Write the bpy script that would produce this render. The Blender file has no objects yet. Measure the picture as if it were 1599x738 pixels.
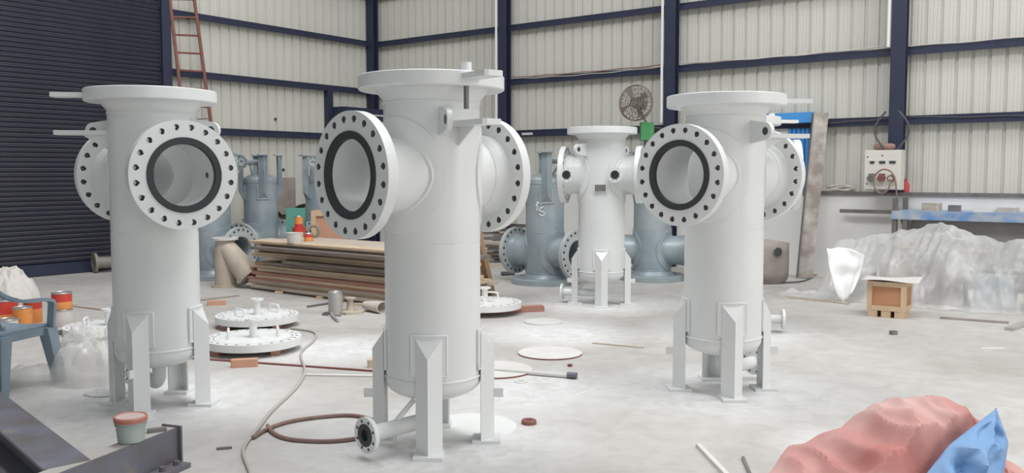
import bpy, math, random
from math import sin, cos, pi, sqrt, atan2, asin, radians as R
from mathutils import Vector, Matrix, noise
random.seed(7)
scene = bpy.context.scene
COL = scene.collection
# ------------------------------------------------------------------ camera
FPX, CAMH = 1380.0, 1.48
PITCH = math.atan(97 / 1380)
cam_d = bpy.data.cameras.new('camera'); cam = bpy.data.objects.new('camera', cam_d); COL.objects.link(cam)
cam_d.sensor_width = 36.0; cam_d.lens = 36.0 * FPX / 1599.0; cam_d.clip_end = 200
cam.location = (0, 0, CAMH); cam.rotation_euler = (pi / 2 - PITCH, 0, 0)
scene.camera = cam
# ------------------------------------------------------------------ world, lights, exposure
w = bpy.data.worlds.new('sky'); scene.world = w; w.use_nodes = True
w.node_tree.nodes['Background'].inputs[0].default_value = (0.93, 0.97, 1.0, 1)
w.node_tree.nodes['Background'].inputs[1].default_value = 0.27
def area(name, loc, target, sx, sy, power, col=(1, 1, 1)):
    d = bpy.data.lights.new(name, 'AREA'); d.shape = 'RECTANGLE'; d.size = sx; d.size_y = sy; d.energy = power; d.color = col
    o = bpy.data.objects.new(name, d); COL.objects.link(o); o.location = loc
    o.rotation_euler = (Vector(target) - Vector(loc)).to_track_quat('-Z', 'Y').to_euler()
    return o
area('roof_skylight', (1.5, 5.0, 8.6), (1.2, 5.2, 0), 2.2, 9, 355)
area('roof_skylight', (7.5, 6.5, 8.6), (6.0, 7.5, 0), 2.2, 9, 345)
area('roof_skylight', (-3.0, 9.0, 8.6), (-4.2, 11.0, 0), 2.2, 9, 300)
area('open_gate', (9.5, 2.0, 3.2), (0.0, 6.5, 1.2), 5, 5, 150, (1, .97, .92))
area('rear_fill_light', (4.5, -5.5, 3.0), (-3.0, 12.0, 2.0), 6, 4.5, 130, (1, .98, .95))  # unseen fill added behind the camera to lift the left wall
vs = scene.view_settings
vs.view_transform = 'Standard'; vs.look = 'None'; vs.gamma = 1.0; vs.use_curve_mapping = False
vs.exposure = 0.32
# ------------------------------------------------------------------ pixel -> place helpers
cp, sp = cos(PITCH), sin(PITCH)
def ray(x, y):
    u = (x - 799.5) / FPX; v = -(y - 369) / FPX
    return Vector((u, cp + v * sp, -sp + v * cp))
def G(x, y, z=0.0):                       # point of height z seen at a pixel
    d = ray(x, y); t = (z - CAMH) / d.z
    return Vector((d.x * t, d.y * t, z))
def D(x, y, Y):                           # point at depth Y seen at a pixel
    d = ray(x, y); t = Y / d.y
    return Vector((d.x * t, Y, CAMH + d.z * t))
# ------------------------------------------------------------------ materials
def mat(name, col, rough=0.5, metal=0.0, col2=None, scale=4.0, amt=0.5, bump=0.0, bscale=None, detail=5, spec=0.5,
        trans=0.0, alpha=1.0, stretch=None, col3=None, c3pos=0.75):
    m = bpy.data.materials.new(name); m.use_nodes = True
    nt = m.node_tree; b = nt.nodes['Principled BSDF']
    b.inputs['Base Color'].default_value = (*col, 1); b.inputs['Roughness'].default_value = rough
    b.inputs['Metallic'].default_value = metal; b.inputs['Specular IOR Level'].default_value = spec
    if trans: b.inputs['Transmission Weight'].default_value = trans
    if alpha < 1: b.inputs['Alpha'].default_value = alpha
    tc = nt.nodes.new('ShaderNodeTexCoord'); mp = nt.nodes.new('ShaderNodeMapping')
    nt.links.new(tc.outputs['Object'], mp.inputs[0])
    if stretch: mp.inputs['Scale'].default_value = stretch
    if col2:
        n = nt.nodes.new('ShaderNodeTexNoise'); n.inputs['Scale'].default_value = scale; n.inputs['Detail'].default_value = detail
        nt.links.new(mp.outputs[0], n.inputs['Vector'])
        r = nt.nodes.new('ShaderNodeValToRGB'); e = r.color_ramp.elements
        e[0].position = 0.5 - amt / 2; e[0].color = (*col, 1); e[1].position = 0.5 + amt / 2; e[1].color = (*col2, 1)
        if col3:
            x = e.new(c3pos); x.color = (*col3, 1)
        nt.links.new(n.outputs[0], r.inputs[0]); nt.links.new(r.outputs[0], b.inputs['Base Color'])
    if bump:
        n2 = nt.nodes.new('ShaderNodeTexNoise'); n2.inputs['Scale'].default_value = bscale or scale * 4; n2.inputs['Detail'].default_value = 4
        nt.links.new(mp.outputs[0], n2.inputs['Vector'])
        bp = nt.nodes.new('ShaderNodeBump'); bp.inputs['Strength'].default_value = bump; bp.inputs['Distance'].default_value = 0.01
        nt.links.new(n2.outputs[0], bp.inputs['Height']); nt.links.new(bp.outputs[0], b.inputs['Normal'])
    return m
WHITE = mat('white_paint', (.71, .735, .73), .34, col2=(.78, .795, .79), scale=3, amt=.6)
WHITE2 = mat('white_lid_paint', (.78, .79, .78), .4, col2=(.83, .84, .83), scale=6)
GREYP = mat('grey_primer', (.25, .31, .345), .36, col2=(.40, .455, .48), scale=2.6, amt=.4, metal=.1)
GREYF = mat('grey_flange_dusted', (.40, .445, .46), .42, col2=(.52, .55, .56), scale=5)
GREYL = mat('grey_primer_flange_face', (.52, .55, .55), .45, col2=(.40, .44, .46), scale=9)
GASKET = mat('black_gasket', (.035, .037, .042), .55)
HOLEM = mat('dark_bolt_hole', (.17, .172, .172), .6)  # darker grey on the walls of the drilled bolt holes
DARK = mat('dark_hole', (.05, .055, .06), .6)
NAVY = mat('navy_steel_paint', (.021, .027, .058), .5, col2=(.029, .036, .072), scale=3)
SLAT = mat('shutter_slat_paint', (.024, .025, .042), .34, col2=(.032, .033, .052), scale=1.2, metal=.2)
SHEET = mat('cladding_sheet', (.60, .595, .54), .5, col2=(.67, .66, .60), scale=1.3, amt=.6, stretch=(1, 1, .25))
MASON = mat('whitewashed_masonry', (.86, .855, .84), .8, col2=(.74, .73, .71), scale=1.6, bump=.25, bscale=30)
TIMBER = [mat('timber_pale', (.70, .56, .41), .75, col2=(.55, .41, .28), scale=3, stretch=(1, 9, 9)),
          mat('timber_tan', (.58, .43, .29), .75, col2=(.70, .58, .45), scale=3, stretch=(1, 9, 9)),
          mat('timber_weathered', (.44, .36, .29), .8, col2=(.60, .53, .45), scale=3, stretch=(1, 9, 9)),
          mat('timber_reddish', (.36, .16, .12), .8, col2=(.48, .27, .20), scale=3, stretch=(1, 9, 9)),
          mat('timber_dark', (.12, .10, .09), .8, col2=(.24, .20, .17), scale=3, stretch=(1, 9, 9))]
PLYPINK = mat('plywood_salmon', (.56, .29, .19), .7, col2=(.62, .36, .25), scale=5)
CRATEW = mat('crate_pine', (.66, .50, .33), .7, col2=(.57, .41, .26), scale=4, stretch=(6, 6, 1))
CRATEB = mat('crate_ply_orange', (.50, .24, .12), .7, col2=(.56, .30, .17), scale=4)
RUST = mat('rusty_steel', (.15, .125, .115), .55, col2=(.25, .22, .205), scale=5, metal=.25, col3=(.17, .18, .22), c3pos=.62, bump=.15)
MILL = mat('mill_steel', (.17, .16, .16), .5, col2=(.28, .26, .25), scale=6, metal=.5)
SCRAP = mat('scrap_plate_brown', (.27, .23, .20), .7, col2=(.42, .38, .35), scale=4, metal=.1)
REDOX = mat('red_oxide', (.20, .075, .06), .65, col2=(.28, .12, .10), scale=8)
GALV = mat('steel_bare', (.42, .41, .39), .45, metal=.4, col2=(.55, .54, .52), scale=8)
BEIGE = mat('beige_primer', (.45, .38, .30), .6, col2=(.56, .50, .42), scale=6)
OLIVE = mat('olive_cast', (.21, .20, .16), .6, col2=(.30, .29, .24), scale=10)
CHAIRM = mat('chair_plastic', (.20, .27, .33), .42, col2=(.27, .34, .40), scale=7)
RED = mat('can_red', (.62, .06, .04), .4); ORANGE = mat('can_orange', (.80, .27, .05), .45, col2=(.84, .36, .12), scale=9)
CANW = mat('can_white', (.72, .70, .66), .45, col2=(.62, .60, .57), scale=8)
TIN = mat('tin', (.50, .48, .46), .35, metal=.7)
GREEN = mat('fan_green', (.05, .25, .08), .45, col2=(.08, .32, .12), scale=8)
GBOARD = mat('green_board', (.12, .38, .30), .6)
FANM = mat('fan_rusty', (.19, .16, .13), .6, col2=(.27, .23, .19), scale=12)
PANEL = mat('panel_enamel', (.74, .72, .67), .4, col2=(.69, .66, .60), scale=4)
BLUEP = mat('blue_steel_paint', (.07, .25, .58), .5, col2=(.16, .34, .62), scale=6, col3=(.5, .52, .52), c3pos=.72)
BLUED = mat('blue_door_sheet', (.06, .30, .72), .4, col2=(.09, .36, .78), scale=2)
REDPL = mat('red_plastic', (.62, .06, .07), .35)
HOSE = mat('hose_rubber', (.22, .13, .11), .55, col2=(.30, .20, .17), scale=20)
CABLE = mat('cable_grey', (.48, .44, .41), .55); CABLEB = mat('cable_dark', (.09, .09, .10), .55); CABLEP = mat('cable_pale', (.62, .58, .52), .5)
CHALK = mat('chalk', (.72, .74, .74), .9)
BUCK = mat('bucket_grey_green', (.33, .40, .38), .5, col2=(.42, .48, .45), scale=9); LIDR = mat('bucket_lid_red', (.40, .13, .10), .5, col2=(.5, .22, .18), scale=10)
DISC = mat('paint_dusted_disc', (.63, .61, .58), .7, col2=(.72, .71, .69), scale=4)
CEMENT = mat('cloth_canvas', (.62, .58, .53), .8, col2=(.52, .47, .42), scale=9)
BAG = mat('woven_bag', (.70, .68, .65), .7, col2=(.62, .58, .55), scale=5)
MILKY = mat('plastic_paint_white', (.82, .82, .81), .4)

def plastic(name, col, alpha, rough=.22):
    m = bpy.data.materials.new(name); m.use_nodes = True; nt = m.node_tree; b = nt.nodes['Principled BSDF']
    b.inputs['Base Color'].default_value = (*col, 1); b.inputs['Roughness'].default_value = rough
    tr = nt.nodes.new('ShaderNodeBsdfTransparent'); mx = nt.nodes.new('ShaderNodeMixShader')
    tl = nt.nodes.new('ShaderNodeBsdfTranslucent'); tl.inputs[0].default_value = (*col, 1); m2 = nt.nodes.new('ShaderNodeMixShader')
    m2.inputs[0].default_value = .35
    nt.links.new(b.outputs[0], m2.inputs[1]); nt.links.new(tl.outputs[0], m2.inputs[2])
    n = nt.nodes.new('ShaderNodeTexNoise'); n.inputs['Scale'].default_value = 3.0
    tc = nt.nodes.new('ShaderNodeTexCoord'); nt.links.new(tc.outputs['Object'], n.inputs['Vector'])
    mr = nt.nodes.new('ShaderNodeMapRange'); mr.inputs[1].default_value = .3; mr.inputs[2].default_value = .7
    mr.inputs[3].default_value = alpha - .18; mr.inputs[4].default_value = min(1, alpha + .15)
    nt.links.new(n.outputs[0], mr.inputs[0]); nt.links.new(mr.outputs[0], mx.inputs[0])
    nt.links.new(tr.outputs[0], mx.inputs[1]); nt.links.new(m2.outputs[0], mx.inputs[2])
    nt.links.new(mx.outputs[0], nt.nodes['Material Output'].inputs[0])
    return m
PLAST = plastic('clear_plastic_sheet', (.92, .92, .91), .50, .15)
BUBBLE = plastic('bubble_wrap', (.88, .87, .85), .50, .10)

def floor_mat():
    m = bpy.data.materials.new('concrete_floor'); m.use_nodes = True; nt = m.node_tree; b = nt.nodes['Principled BSDF']
    L = nt.links.new
    tc = nt.nodes.new('ShaderNodeTexCoord')
    def nz(sc, det=6, dist=0.0):
        n = nt.nodes.new('ShaderNodeTexNoise'); n.inputs['Scale'].default_value = sc; n.inputs['Detail'].default_value = det
        n.inputs['Distortion'].default_value = dist; L(tc.outputs['Object'], n.inputs['Vector']); return n
    def ramp(src, stops):
        r = nt.nodes.new('ShaderNodeValToRGB'); e = r.color_ramp.elements
        while len(e) < len(stops): e.new(.5)
        for k, (p, c) in enumerate(stops): e[k].position = p; e[k].color = (*c, 1)
        L(src, r.inputs[0]); return r
    r1 = ramp(nz(.55, 8, .6).outputs[0], [(.30, (.44, .42, .395)), (.5, (.52, .503, .478)), (.72, (.58, .565, .545))])
    r2 = ramp(nz(5, 8, 1.0).outputs[0], [(.35, (.80, .79, .78)), (.62, (1, 1, 1))])
    mx = nt.nodes.new('ShaderNodeMixRGB'); mx.blend_type = 'MULTIPLY'; mx.inputs[0].default_value = .6
    L(r1.outputs[0], mx.inputs[1]); L(r2.outputs[0], mx.inputs[2])
    cur = mx.outputs[0]
    # white paint overspray round the feet of the sprayed vessels
    geo = nt.nodes.new('ShaderNodeNewGeometry'); ns = nz(7, 6, 1.2)
    for (x, y, rad) in SPRAY:
        d = nt.nodes.new('ShaderNodeVectorMath'); d.operation = 'DISTANCE'
        L(geo.outputs['Position'], d.inputs[0]); d.inputs[1].default_value = (x, y, 0)
        mr = nt.nodes.new('ShaderNodeMapRange'); mr.inputs[1].default_value = rad * .35; mr.inputs[2].default_value = rad
        mr.inputs[3].default_value = 1.25; mr.inputs[4].default_value = 0
        L(d.outputs['Value'], mr.inputs[0])
        mu = nt.nodes.new('ShaderNodeMath'); mu.operation = 'MULTIPLY'; mu.use_clamp = True
        L(mr.outputs[0], mu.inputs[0]); L(ns.outputs[0], mu.inputs[1])
        m2 = nt.nodes.new('ShaderNodeMixRGB'); L(mu.outputs[0], m2.inputs[0]); L(cur, m2.inputs[1])
        m2.inputs[2].default_value = (.80, .81, .81, 1); cur = m2.outputs[0]
    L(cur, b.inputs['Base Color']); b.inputs['Roughness'].default_value = .62
    bp = nt.nodes.new('ShaderNodeBump'); bp.inputs['Strength'].default_value = .12; bp.inputs['Distance'].default_value = .01
    L(nz(25, 6).outputs[0], bp.inputs['Height']); L(bp.outputs[0], b.inputs['Normal'])
    return m
# ------------------------------------------------------------------ mesh builder
ID = Matrix.Identity(4)
class MB:
    def __init__(s): s.v = []; s.f = []
    def add(s, vs, fs, M=None):
        o = len(s.v)
        s.v += [tuple(M @ Vector(p)) if M is not None else tuple(p) for p in vs]
        s.f += [tuple(i + o for i in f) for f in fs]; return s
    def box(s, c, d, M=None, rz=0.0):
        x, y, z = d[0] / 2, d[1] / 2, d[2] / 2
        T = Matrix.Translation(c) @ Matrix.Rotation(rz, 4, 'Z')
        if M is not None: T = M @ T
        return s.add([(a * x, b * y, e * z) for e in (-1, 1) for b in (-1, 1) for a in (-1, 1)],
                     [(0, 2, 3, 1), (4, 5, 7, 6), (0, 1, 5, 4), (2, 6, 7, 3), (0, 4, 6, 2), (1, 3, 7, 5)], T)
    def bar(s, a, b, w, h, up=(0, 0, 1)):      # rectangular bar from a to b
        a, b = Vector(a), Vector(b); d = (b - a); l = d.length; x = d.normalized(); u = Vector(up)
        if abs(x.dot(u)) > .98: u = Vector((1, 0, 0))
        y = u.cross(x).normalized(); z = x.cross(y)
        T = Matrix((x, y, z)).transposed().to_4x4(); T.translation = (a + b) / 2
        return s.box((0, 0, 0), (l, w, h), T)
    def lathe(s, prof, n=32, M=None, a0=0.0, a1=2 * pi):
        full = abs(a1 - a0 - 2 * pi) < 1e-6; k = n if full else n + 1
        vs = [(r * cos(a0 + (a1 - a0) * i / n), r * sin(a0 + (a1 - a0) * i / n), z) for r, z in prof for i in range(k)]
        fs = []
        for j in range(len(prof) - 1):
            for i in range(n):
                i2 = (i + 1) % k
                fs.append((j * k + i, j * k + i2, (j + 1) * k + i2, (j + 1) * k + i))
        s.add(vs, fs, M); return s
    def disc(s, r, z, n=32, M=None, up=True):
        vs = [(r * cos(2 * pi * i / n), r * sin(2 * pi * i / n), z) for i in range(n)]
        return s.add(vs, [tuple(range(n)) if up else tuple(reversed(range(n)))], M)
    def cyl(s, a, b, r, n=16, r2=None):
        a, b = Vector(a), Vector(b); d = b - a
        T = d.to_track_quat('Z', 'Y').to_matrix().to_4x4(); T.translation = a
        r2 = r if r2 is None else r2
        s.lathe([(r, 0), (r2, d.length)], n, T); s.disc(r, 0, n, T, False); return s.disc(r2, d.length, n, T)
    def tube(s, pts, r, n=8, closed=False, cap=True):
        pts = [Vector(p) for p in pts]; m = len(pts); rings = []
        prev = None
        for i, p in enumerate(pts):
            if closed: t = (pts[(i + 1) % m] - pts[i - 1])
            else: t = pts[min(i + 1, m - 1)] - pts[max(i - 1, 0)]
            t = t.normalized() if t.length > 1e-9 else Vector((0, 0, 1))
            if prev is None:
                u = Vector((0, 0, 1)) if abs(t.z) < .9 else Vector((1, 0, 0)); x = t.cross(u).normalized()
            else:
                x = (prev - t * prev.dot(t)); x = x.normalized() if x.length > 1e-6 else t.orthogonal().normalized()
            prev = x; y = t.cross(x)
            rings.append([p + (x * cos(2 * pi * k / n) + y * sin(2 * pi * k / n)) * r for k in range(n)])
        vs = [q for g in rings for q in g]; fs = []
        for i in range(m if closed else m - 1):
            j = (i + 1) % m
            for k in range(n):
                fs.append((i * n + k, i * n + (k + 1) % n, j * n + (k + 1) % n, j * n + k))
        if cap and not closed:
            fs.append(tuple(reversed(range(n)))); fs.append(tuple((m - 1) * n + k for k in range(n)))
        return s.add(vs, fs)
    def prism(s, poly, z0, z1, M=None):
        n = len(poly)
        return s.add([(x, y, z0) for x, y in poly] + [(x, y, z1) for x, y in poly],
                     [tuple(reversed(range(n))), tuple(range(n, 2 * n))] + [(i, (i + 1) % n, n + (i + 1) % n, n + i) for i in range(n)], M)
    def flange(s, ro, ri, t, rbc, nb, rh, M=None, hn=10):
        # drilled ring from z=0 to z=t
        vs = []; fs = []; hf = []
        S = nb; da = 2 * pi / S
        for k in range(S):
            ac = (k + .5) * da
            hc = Vector((rbc * cos(ac), rbc * sin(ac)))
            bnd = []
            def P(r, a): return Vector((r * cos(a), r * sin(a)))
            a0, a1 = k * da, (k + 1) * da
            for q in range(4): bnd.append(P(ro, a0 + (a1 - a0) * q / 4))
            bnd.append(P(ro, a1)); bnd.append(P(rbc, a1))
            for q in range(4): bnd.append(P(ri, a1 - (a1 - a0) * q / 4))
            bnd.append(P(ri, a0)); bnd.append(P(rbc, a0))
            m = len(bnd); hp = []
            for b in bnd:
                d = (b - hc).normalized(); hp.append(hc + d * rh)
            o = len(vs)
            for z in (0, t):
                vs += [(p.x, p.y, z) for p in bnd] + [(p.x, p.y, z) for p in hp]
            for i in range(m):
                j = (i + 1) % m
                fs.append((o + 2 * m + i, o + 2 * m + j, o + 3 * m + j, o + 3 * m + i))
                fs.append((o + j, o + i, o + m + i, o + m + j))
                hf.append(len(s.f) + len(fs)); fs.append((o + m + i, o + m + j, o + 3 * m + j, o + 3 * m + i)[::-1])
        s.add(vs, fs, M); s.hf = getattr(s, 'hf', []) + hf
        n = S * 4
        s.lathe([(ro, 0), (ro, t)], n, M); s.lathe([(ri, t), (ri, 0)], n, M); return s
    def grid(s, nu, nv, fn, M=None, wrap=False):
        vs = [fn(i / (nu - 1), j / (nv - 1)) for j in range(nv) for i in range(nu)]
        fs = [(j * nu + i, j * nu + i + 1, (j + 1) * nu + i + 1, (j + 1) * nu + i) for j in range(nv - 1) for i in range(nu - 1)]
        return s.add(vs, fs, M)
    def mesh(s, name, m, smooth=True, ang=35):
        me = bpy.data.meshes.new(name); me.from_pydata(s.v, [], s.f); me.materials.append(m)
        if smooth:
            me.polygons.foreach_set('use_smooth', [True] * len(me.polygons)); me.set_sharp_from_angle(angle=R(ang))
        if getattr(s, 'hf', None):
            me.materials.append(HOLEM)
            for k_ in s.hf: me.polygons[k_].material_index = 1
        me.update(); return me
    def build(s, name, m, parent=None, smooth=True, ang=35, loc=None, rz=0.0):
        o = bpy.data.objects.new(name, s.mesh(name, m, smooth, ang)); COL.objects.link(o)
        if parent is not None: o.parent = parent
        if loc is not None: o.location = loc
        if rz: o.rotation_euler[2] = rz
        return o
def tag(o, label=None, cat=None, group=None, kind=None):
    if label: o['label'] = label
    if cat: o['category'] = cat
    if group: o['group'] = group
    if kind: o['kind'] = kind
    return o
def empty(name, loc=(0, 0, 0), rz=0.0):
    o = bpy.data.objects.new(name, None); COL.objects.link(o); o.location = loc; o.rotation_euler = (0, 0, rz); o.empty_display_size = .1
    return o
def inst(o, parent=None, loc=None, rot=None, name=None):
    c = o.copy(); COL.objects.link(c)
    if parent is not None: c.parent = parent
    if loc is not None: c.location = loc
    if rot is not None: c.rotation_euler = rot
    return c
def smooth_path(pts, k=6):
    pts = [Vector(p) for p in pts]; out = []
    for i in range(len(pts) - 1):
        p0 = pts[max(i - 1, 0)]; p1 = pts[i]; p2 = pts[i + 1]; p3 = pts[min(i + 2, len(pts) - 1)]
        for q in range(k):
            t = q / k
            out.append(.5 * ((2 * p1) + (p2 - p0) * t + (2 * p0 - 5 * p1 + 4 * p2 - p3) * t * t + (3 * p1 - p0 - 3 * p2 + p3) * t ** 3))
    out.append(pts[-1]); return out
def azv(a, r=1.0): return Vector((-sin(R(a)) * r, -cos(R(a)) * r, 0))     # azimuth from the camera side towards the left

VES = dict(left=(-2.284, 5.646), center=(-.437, 4.845), right=(1.446, 6.022), far=(1.02, 10.06), behind=(2.1, 8.3))
SPRAY = [(x, y, 1.0) for (x, y) in VES.values()] + [(.15, 6.0, .8), (.42, 8.2, .9), (2.0, 4.6, .7), (-1.5, 7.4, .8)]
# ================================================================== THE SETTING
fl = MB(); fl.add([(-16, -6, 0), (16, -6, 0), (16, 24, 0), (-16, 24, 0)], [(0, 1, 2, 3)])
floor = fl.build('floor', floor_mat(), smooth=False); tag(floor, 'pale dusty concrete workshop floor with paint overspray', 'floor', kind='structure')
CORNER = Vector((-2.84, 18.46, 0))
UL = Vector((-.602, -.799, 0)).normalized()          # along the left wall, away from the corner
UR = Vector((.799, -.602, 0)).normalized()           # along the right wall
aL = atan2(UL.y, UL.x); aR = atan2(UR.y, UR.x)
# wall frames: local +x along the wall from the corner, local +y into the room
def wall_empty(name, ang, flip, label):
    e = empty(name, CORNER, ang); return tag(e, label, 'wall', kind='structure')
WR = wall_empty('wall_right', aR, 1, 'long ribbed sheet wall with navy columns above white masonry')
WL = wall_empty('wall_left', aL, -1, 'ribbed sheet wall with navy girts beside the roller shutter')
# inward normal: right wall local -y (towards the camera); left wall local +y
def inward(W): return -1 if W is WR else 1
assert (Matrix.Rotation(aR, 3, 'Z') @ Vector((0, -1, 0))).y < 0
HTOP, HBOT = 7.2, 1.23
def sheet_mesh(pitch=.196, n=5, h=HTOP - HBOT):
    m = MB(); prof = []
    for k in range(n):
        b = k * pitch
        prof += [(b, 0), (b + .045, 0), (b + .050, -.004), (b + .058, -.004), (b + .063, 0), (b + .092, 0), (b + .097, -.004), (b + .105, -.004), (b + .110, 0), (b + .146, 0),
                 (b + .156, -.030), (b + .182, -.030), (b + .192, 0)]
    prof.append((n * pitch, 0))
    q = len(prof)
    m.add([(x, y, 0) for x, y in prof] + [(x, y, h) for x, y in prof], [(i, i + 1, q + i + 1, q + i) for i in range(q - 1)])
    return m
sm = sheet_mesh().mesh('cladding_sheet', SHEET, smooth=False)
def add_sheets(W, x0, count, z0=HBOT, zs=1.0):
    for k in range(count):
        o = bpy.data.objects.new('cladding_sheet', sm); COL.objects.link(o); o.parent = W
        o.location = (x0 + k * .98, random.uniform(-.004, .004), z0)
        o.scale = (1, 1 if inward(W) > 0 else -1, zs)
def wbox(W, name, x0, x1, d0, d1, z0, z1, m, parent=None):
    s = inward(W)
    return MB().box(((x0 + x1) / 2, s * (d0 + d1) / 2, (z0 + z1) / 2), (x1 - x0, abs(d1 - d0), z1 - z0)).build(name, m, parent or W, smooth=False)
def girt(W, x0, x1, z, m=NAVY, h=.062, d=.12):       # cold formed Z section
    s = inward(W); g = MB()
    g.box(((x0 + x1) / 2, s * d / 2, z + h / 2), (x1 - x0, d, .012)); g.box(((x0 + x1) / 2, s * d, z), (x1 - x0, .012, h + .012))
    g.box(((x0 + x1) / 2, s * .012, z + h / 2 + .03), (x1 - x0, .012, .06))
    return g.build('girt', m, W, smooth=False)
def column(W, x, z0, z1, wd=.19, dep=.14):
    s = inward(W); c = MB()
    c.box((x, s * (dep + .12), (z0 + z1) / 2), (wd, .014, z1 - z0)); c.box((x, s * (.13), (z0 + z1) / 2), (wd, .014, z1 - z0))
    c.box((x, s * (dep / 2 + .12), (z0 + z1) / 2), (.012, dep, z1 - z0))
    return c.build('column', NAVY, W, smooth=False)
# where a pixel column meets a wall (distance along the wall)
def wall_s(px, U, off=0.0, nrm=None):
    r = (px - 799.5) / FPX / cp
    C = CORNER + (nrm * off if nrm else Vector())
    return (r * C.y - C.x) / (U.x - r * U.y)
NR = (Matrix.Rotation(aR, 3, 'Z') @ Vector((0, -1, 0))); NL = (Matrix.Rotation(aL, 3, 'Z') @ Vector((0, 1, 0)))
add_sheets(WR, 0, 20)
add_sheets(WL, 0, 8, 0.0, HTOP / (HTOP - HBOT))
GZ = [2.19, 3.13, 4.10, 5.07, 6.04]
SHUT0 = wall_s(270, UL, .25, NL)
for z in GZ:
    girt(WR, 0, 19.6, z)
    girt(WL, 0, SHUT0, z)
s2, s3, s4 = [wall_s(p, UR, .42, NR) for p in (776, 1035, 1389)]
column(WR, .14, 0, 7.2); 
for s_ in (s2, s3): column(WR, s_, 0, 7.2)
column(WR, s4, 1.23, 7.2); column(WR, s4 + 4.2, 1.23, 7.2)
# low masonry wall with dark angle on top
wbox(WR, 'masonry_dado', 0, 19.6, -.05, .12, 0, 1.20, MASON)
wbox(WR, 'base_angle', 0, 19.6, -.02, .15, 1.185, 1.235, MILL)
# conduits and wires on the right wall
for s_ in (s2 - .19, s3 - .19, s4 - .19):
    wd = MB().cyl((s_ + .06, -.27, 2.3 if s_ < s4 - .5 else 3.2), (s_ + .06, -.27, 7.2), .022, 8).build('conduit', MILKY, WR)
def girt_wire(x0, x1, z, m, sag, dy):
    pts = [(x0 + (x1 - x0) * t / 24, -.14 - dy, z + .045 + .006 * sin(t * 1.1 + dy * 60) - sag * sin(pi * t / 24)) for t in range(25)]
    MB().tube(pts, .008, 6).build('wire', m, WR)
girt_wire(s2 + .12, s3 - .1, 3.16, CABLEP, .03, .0); girt_wire(s2 + .12, s3 - .1, 3.18, REDOX, .01, .02); girt_wire(s3 + .12, s4 - .1, 3.16, CABLEP, -.01, .0)
girt_wire(s3 + .12, s4 - .1, 3.19, CABLEP, .03, .02); girt_wire(s4 + .12, s4 + 4, 3.16, CABLEP, .0, .0); girt_wire(s4 - 2, s4 - .1, 2.20, CABLEB, .03, .02); girt_wire(s4 + .12, s4 + 4, 2.21, CABLEB, .04, .0)
lb = wall_s(823, UR, .13, NR)
wbox(WR, 'girt_label', lb - .12, lb + .12, .126, .130, 2.185, 2.225, CANW)
# cable loops beside the column over the panel
for sgn, k in ((-1, .26), (1, .30)):
    pts = [(s4 + sgn * (.08 + .14 * sin(pi * t / 14)), -.47, 2.32 - .5 * t / 14) for t in range(15)]
    MB().tube(pts, .014, 6).build('cable_loop', CABLEB, WR)
# shutter of the left wall
SH = empty('door_1', CORNER, aL); tag(SH, 'tall closed roller shutter of dark navy slats with bottom rail', 'door', kind='structure')
slat = MB(); W_ = 12.0
pr = [(.002, .000), (.010, .006), (.018, .020), (.021, .034), (.018, .048), (.012, .058), (.012, .059), (.020, .061), (.023, .064), (.020, .067), (.004, .069), (.002, .070)]
q = len(pr)
slat.add([(x, y, z) for x in (0, W_) for y, z in pr], [(i, i + 1, q + i + 1, q + i) for i in range(q - 1)])
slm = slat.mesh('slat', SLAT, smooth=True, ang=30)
slm.materials.append(mat('painted_slat_highlight', (.24, .24, .26), .45, col2=(.15, .15, .18), scale=1.5, metal=.3))  # paler bead colour paints a highlight line along each slat
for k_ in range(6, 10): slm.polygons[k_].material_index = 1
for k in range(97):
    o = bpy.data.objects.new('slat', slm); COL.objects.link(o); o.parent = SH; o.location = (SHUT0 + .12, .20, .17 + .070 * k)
MB().box((SHUT0 + .12 + W_ / 2, .22, .09), (W_, .03, .165)).build('bottom_rail', NAVY, SH, smooth=False)
gd = MB(); gd.box((SHUT0 + .03, .22, 3.6), (.16, .014, 7.2)); gd.box((SHUT0 - .05, .14, 3.6), (.014, .18, 7.2)); gd.box((SHUT0 + .03, .27, 3.6), (.16, .014, 7.2)); gd.build('guide_rail', NAVY, SH, smooth=False)
# small shutter hood and post close to the corner
xs0 = wall_s(521, UL, .15, NL); 
wbox(WL, 'door_post', xs0 - .06, xs0 + .06, .0, .12, 0, 3.13, NAVY)
HD = empty('door_2', CORNER, aL); tag(HD, 'dark navy shutter hood over a doorway near the corner column', 'door', kind='structure')
MB().box((xs0 / 2, .22, 2.62), (xs0 - .1, .4, .34)).build('shutter_hood', NAVY, HD, smooth=False)
MB().box((xs0 / 2, .1, 1.22), (xs0 - .1, .05, 2.44)).build('shutter_leaf', SLAT, HD, smooth=False)
MB().box((xs0 / 2 - .2, .424, 2.66), (.55, .006, .03)).build('hood_label', CANW, HD, smooth=False)
# fixings and marks: small dark vents in the left wall
for px, py in ((433, 186), (444, 265)):
    s_ = wall_s(px, UL); z = D(px, py, CORNER.y + UL.y * s_).z
    MB().cyl((s_, .0, z), (s_, .015, z), .028, 10).build('wall_hole_plug', DARK, WL)

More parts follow.
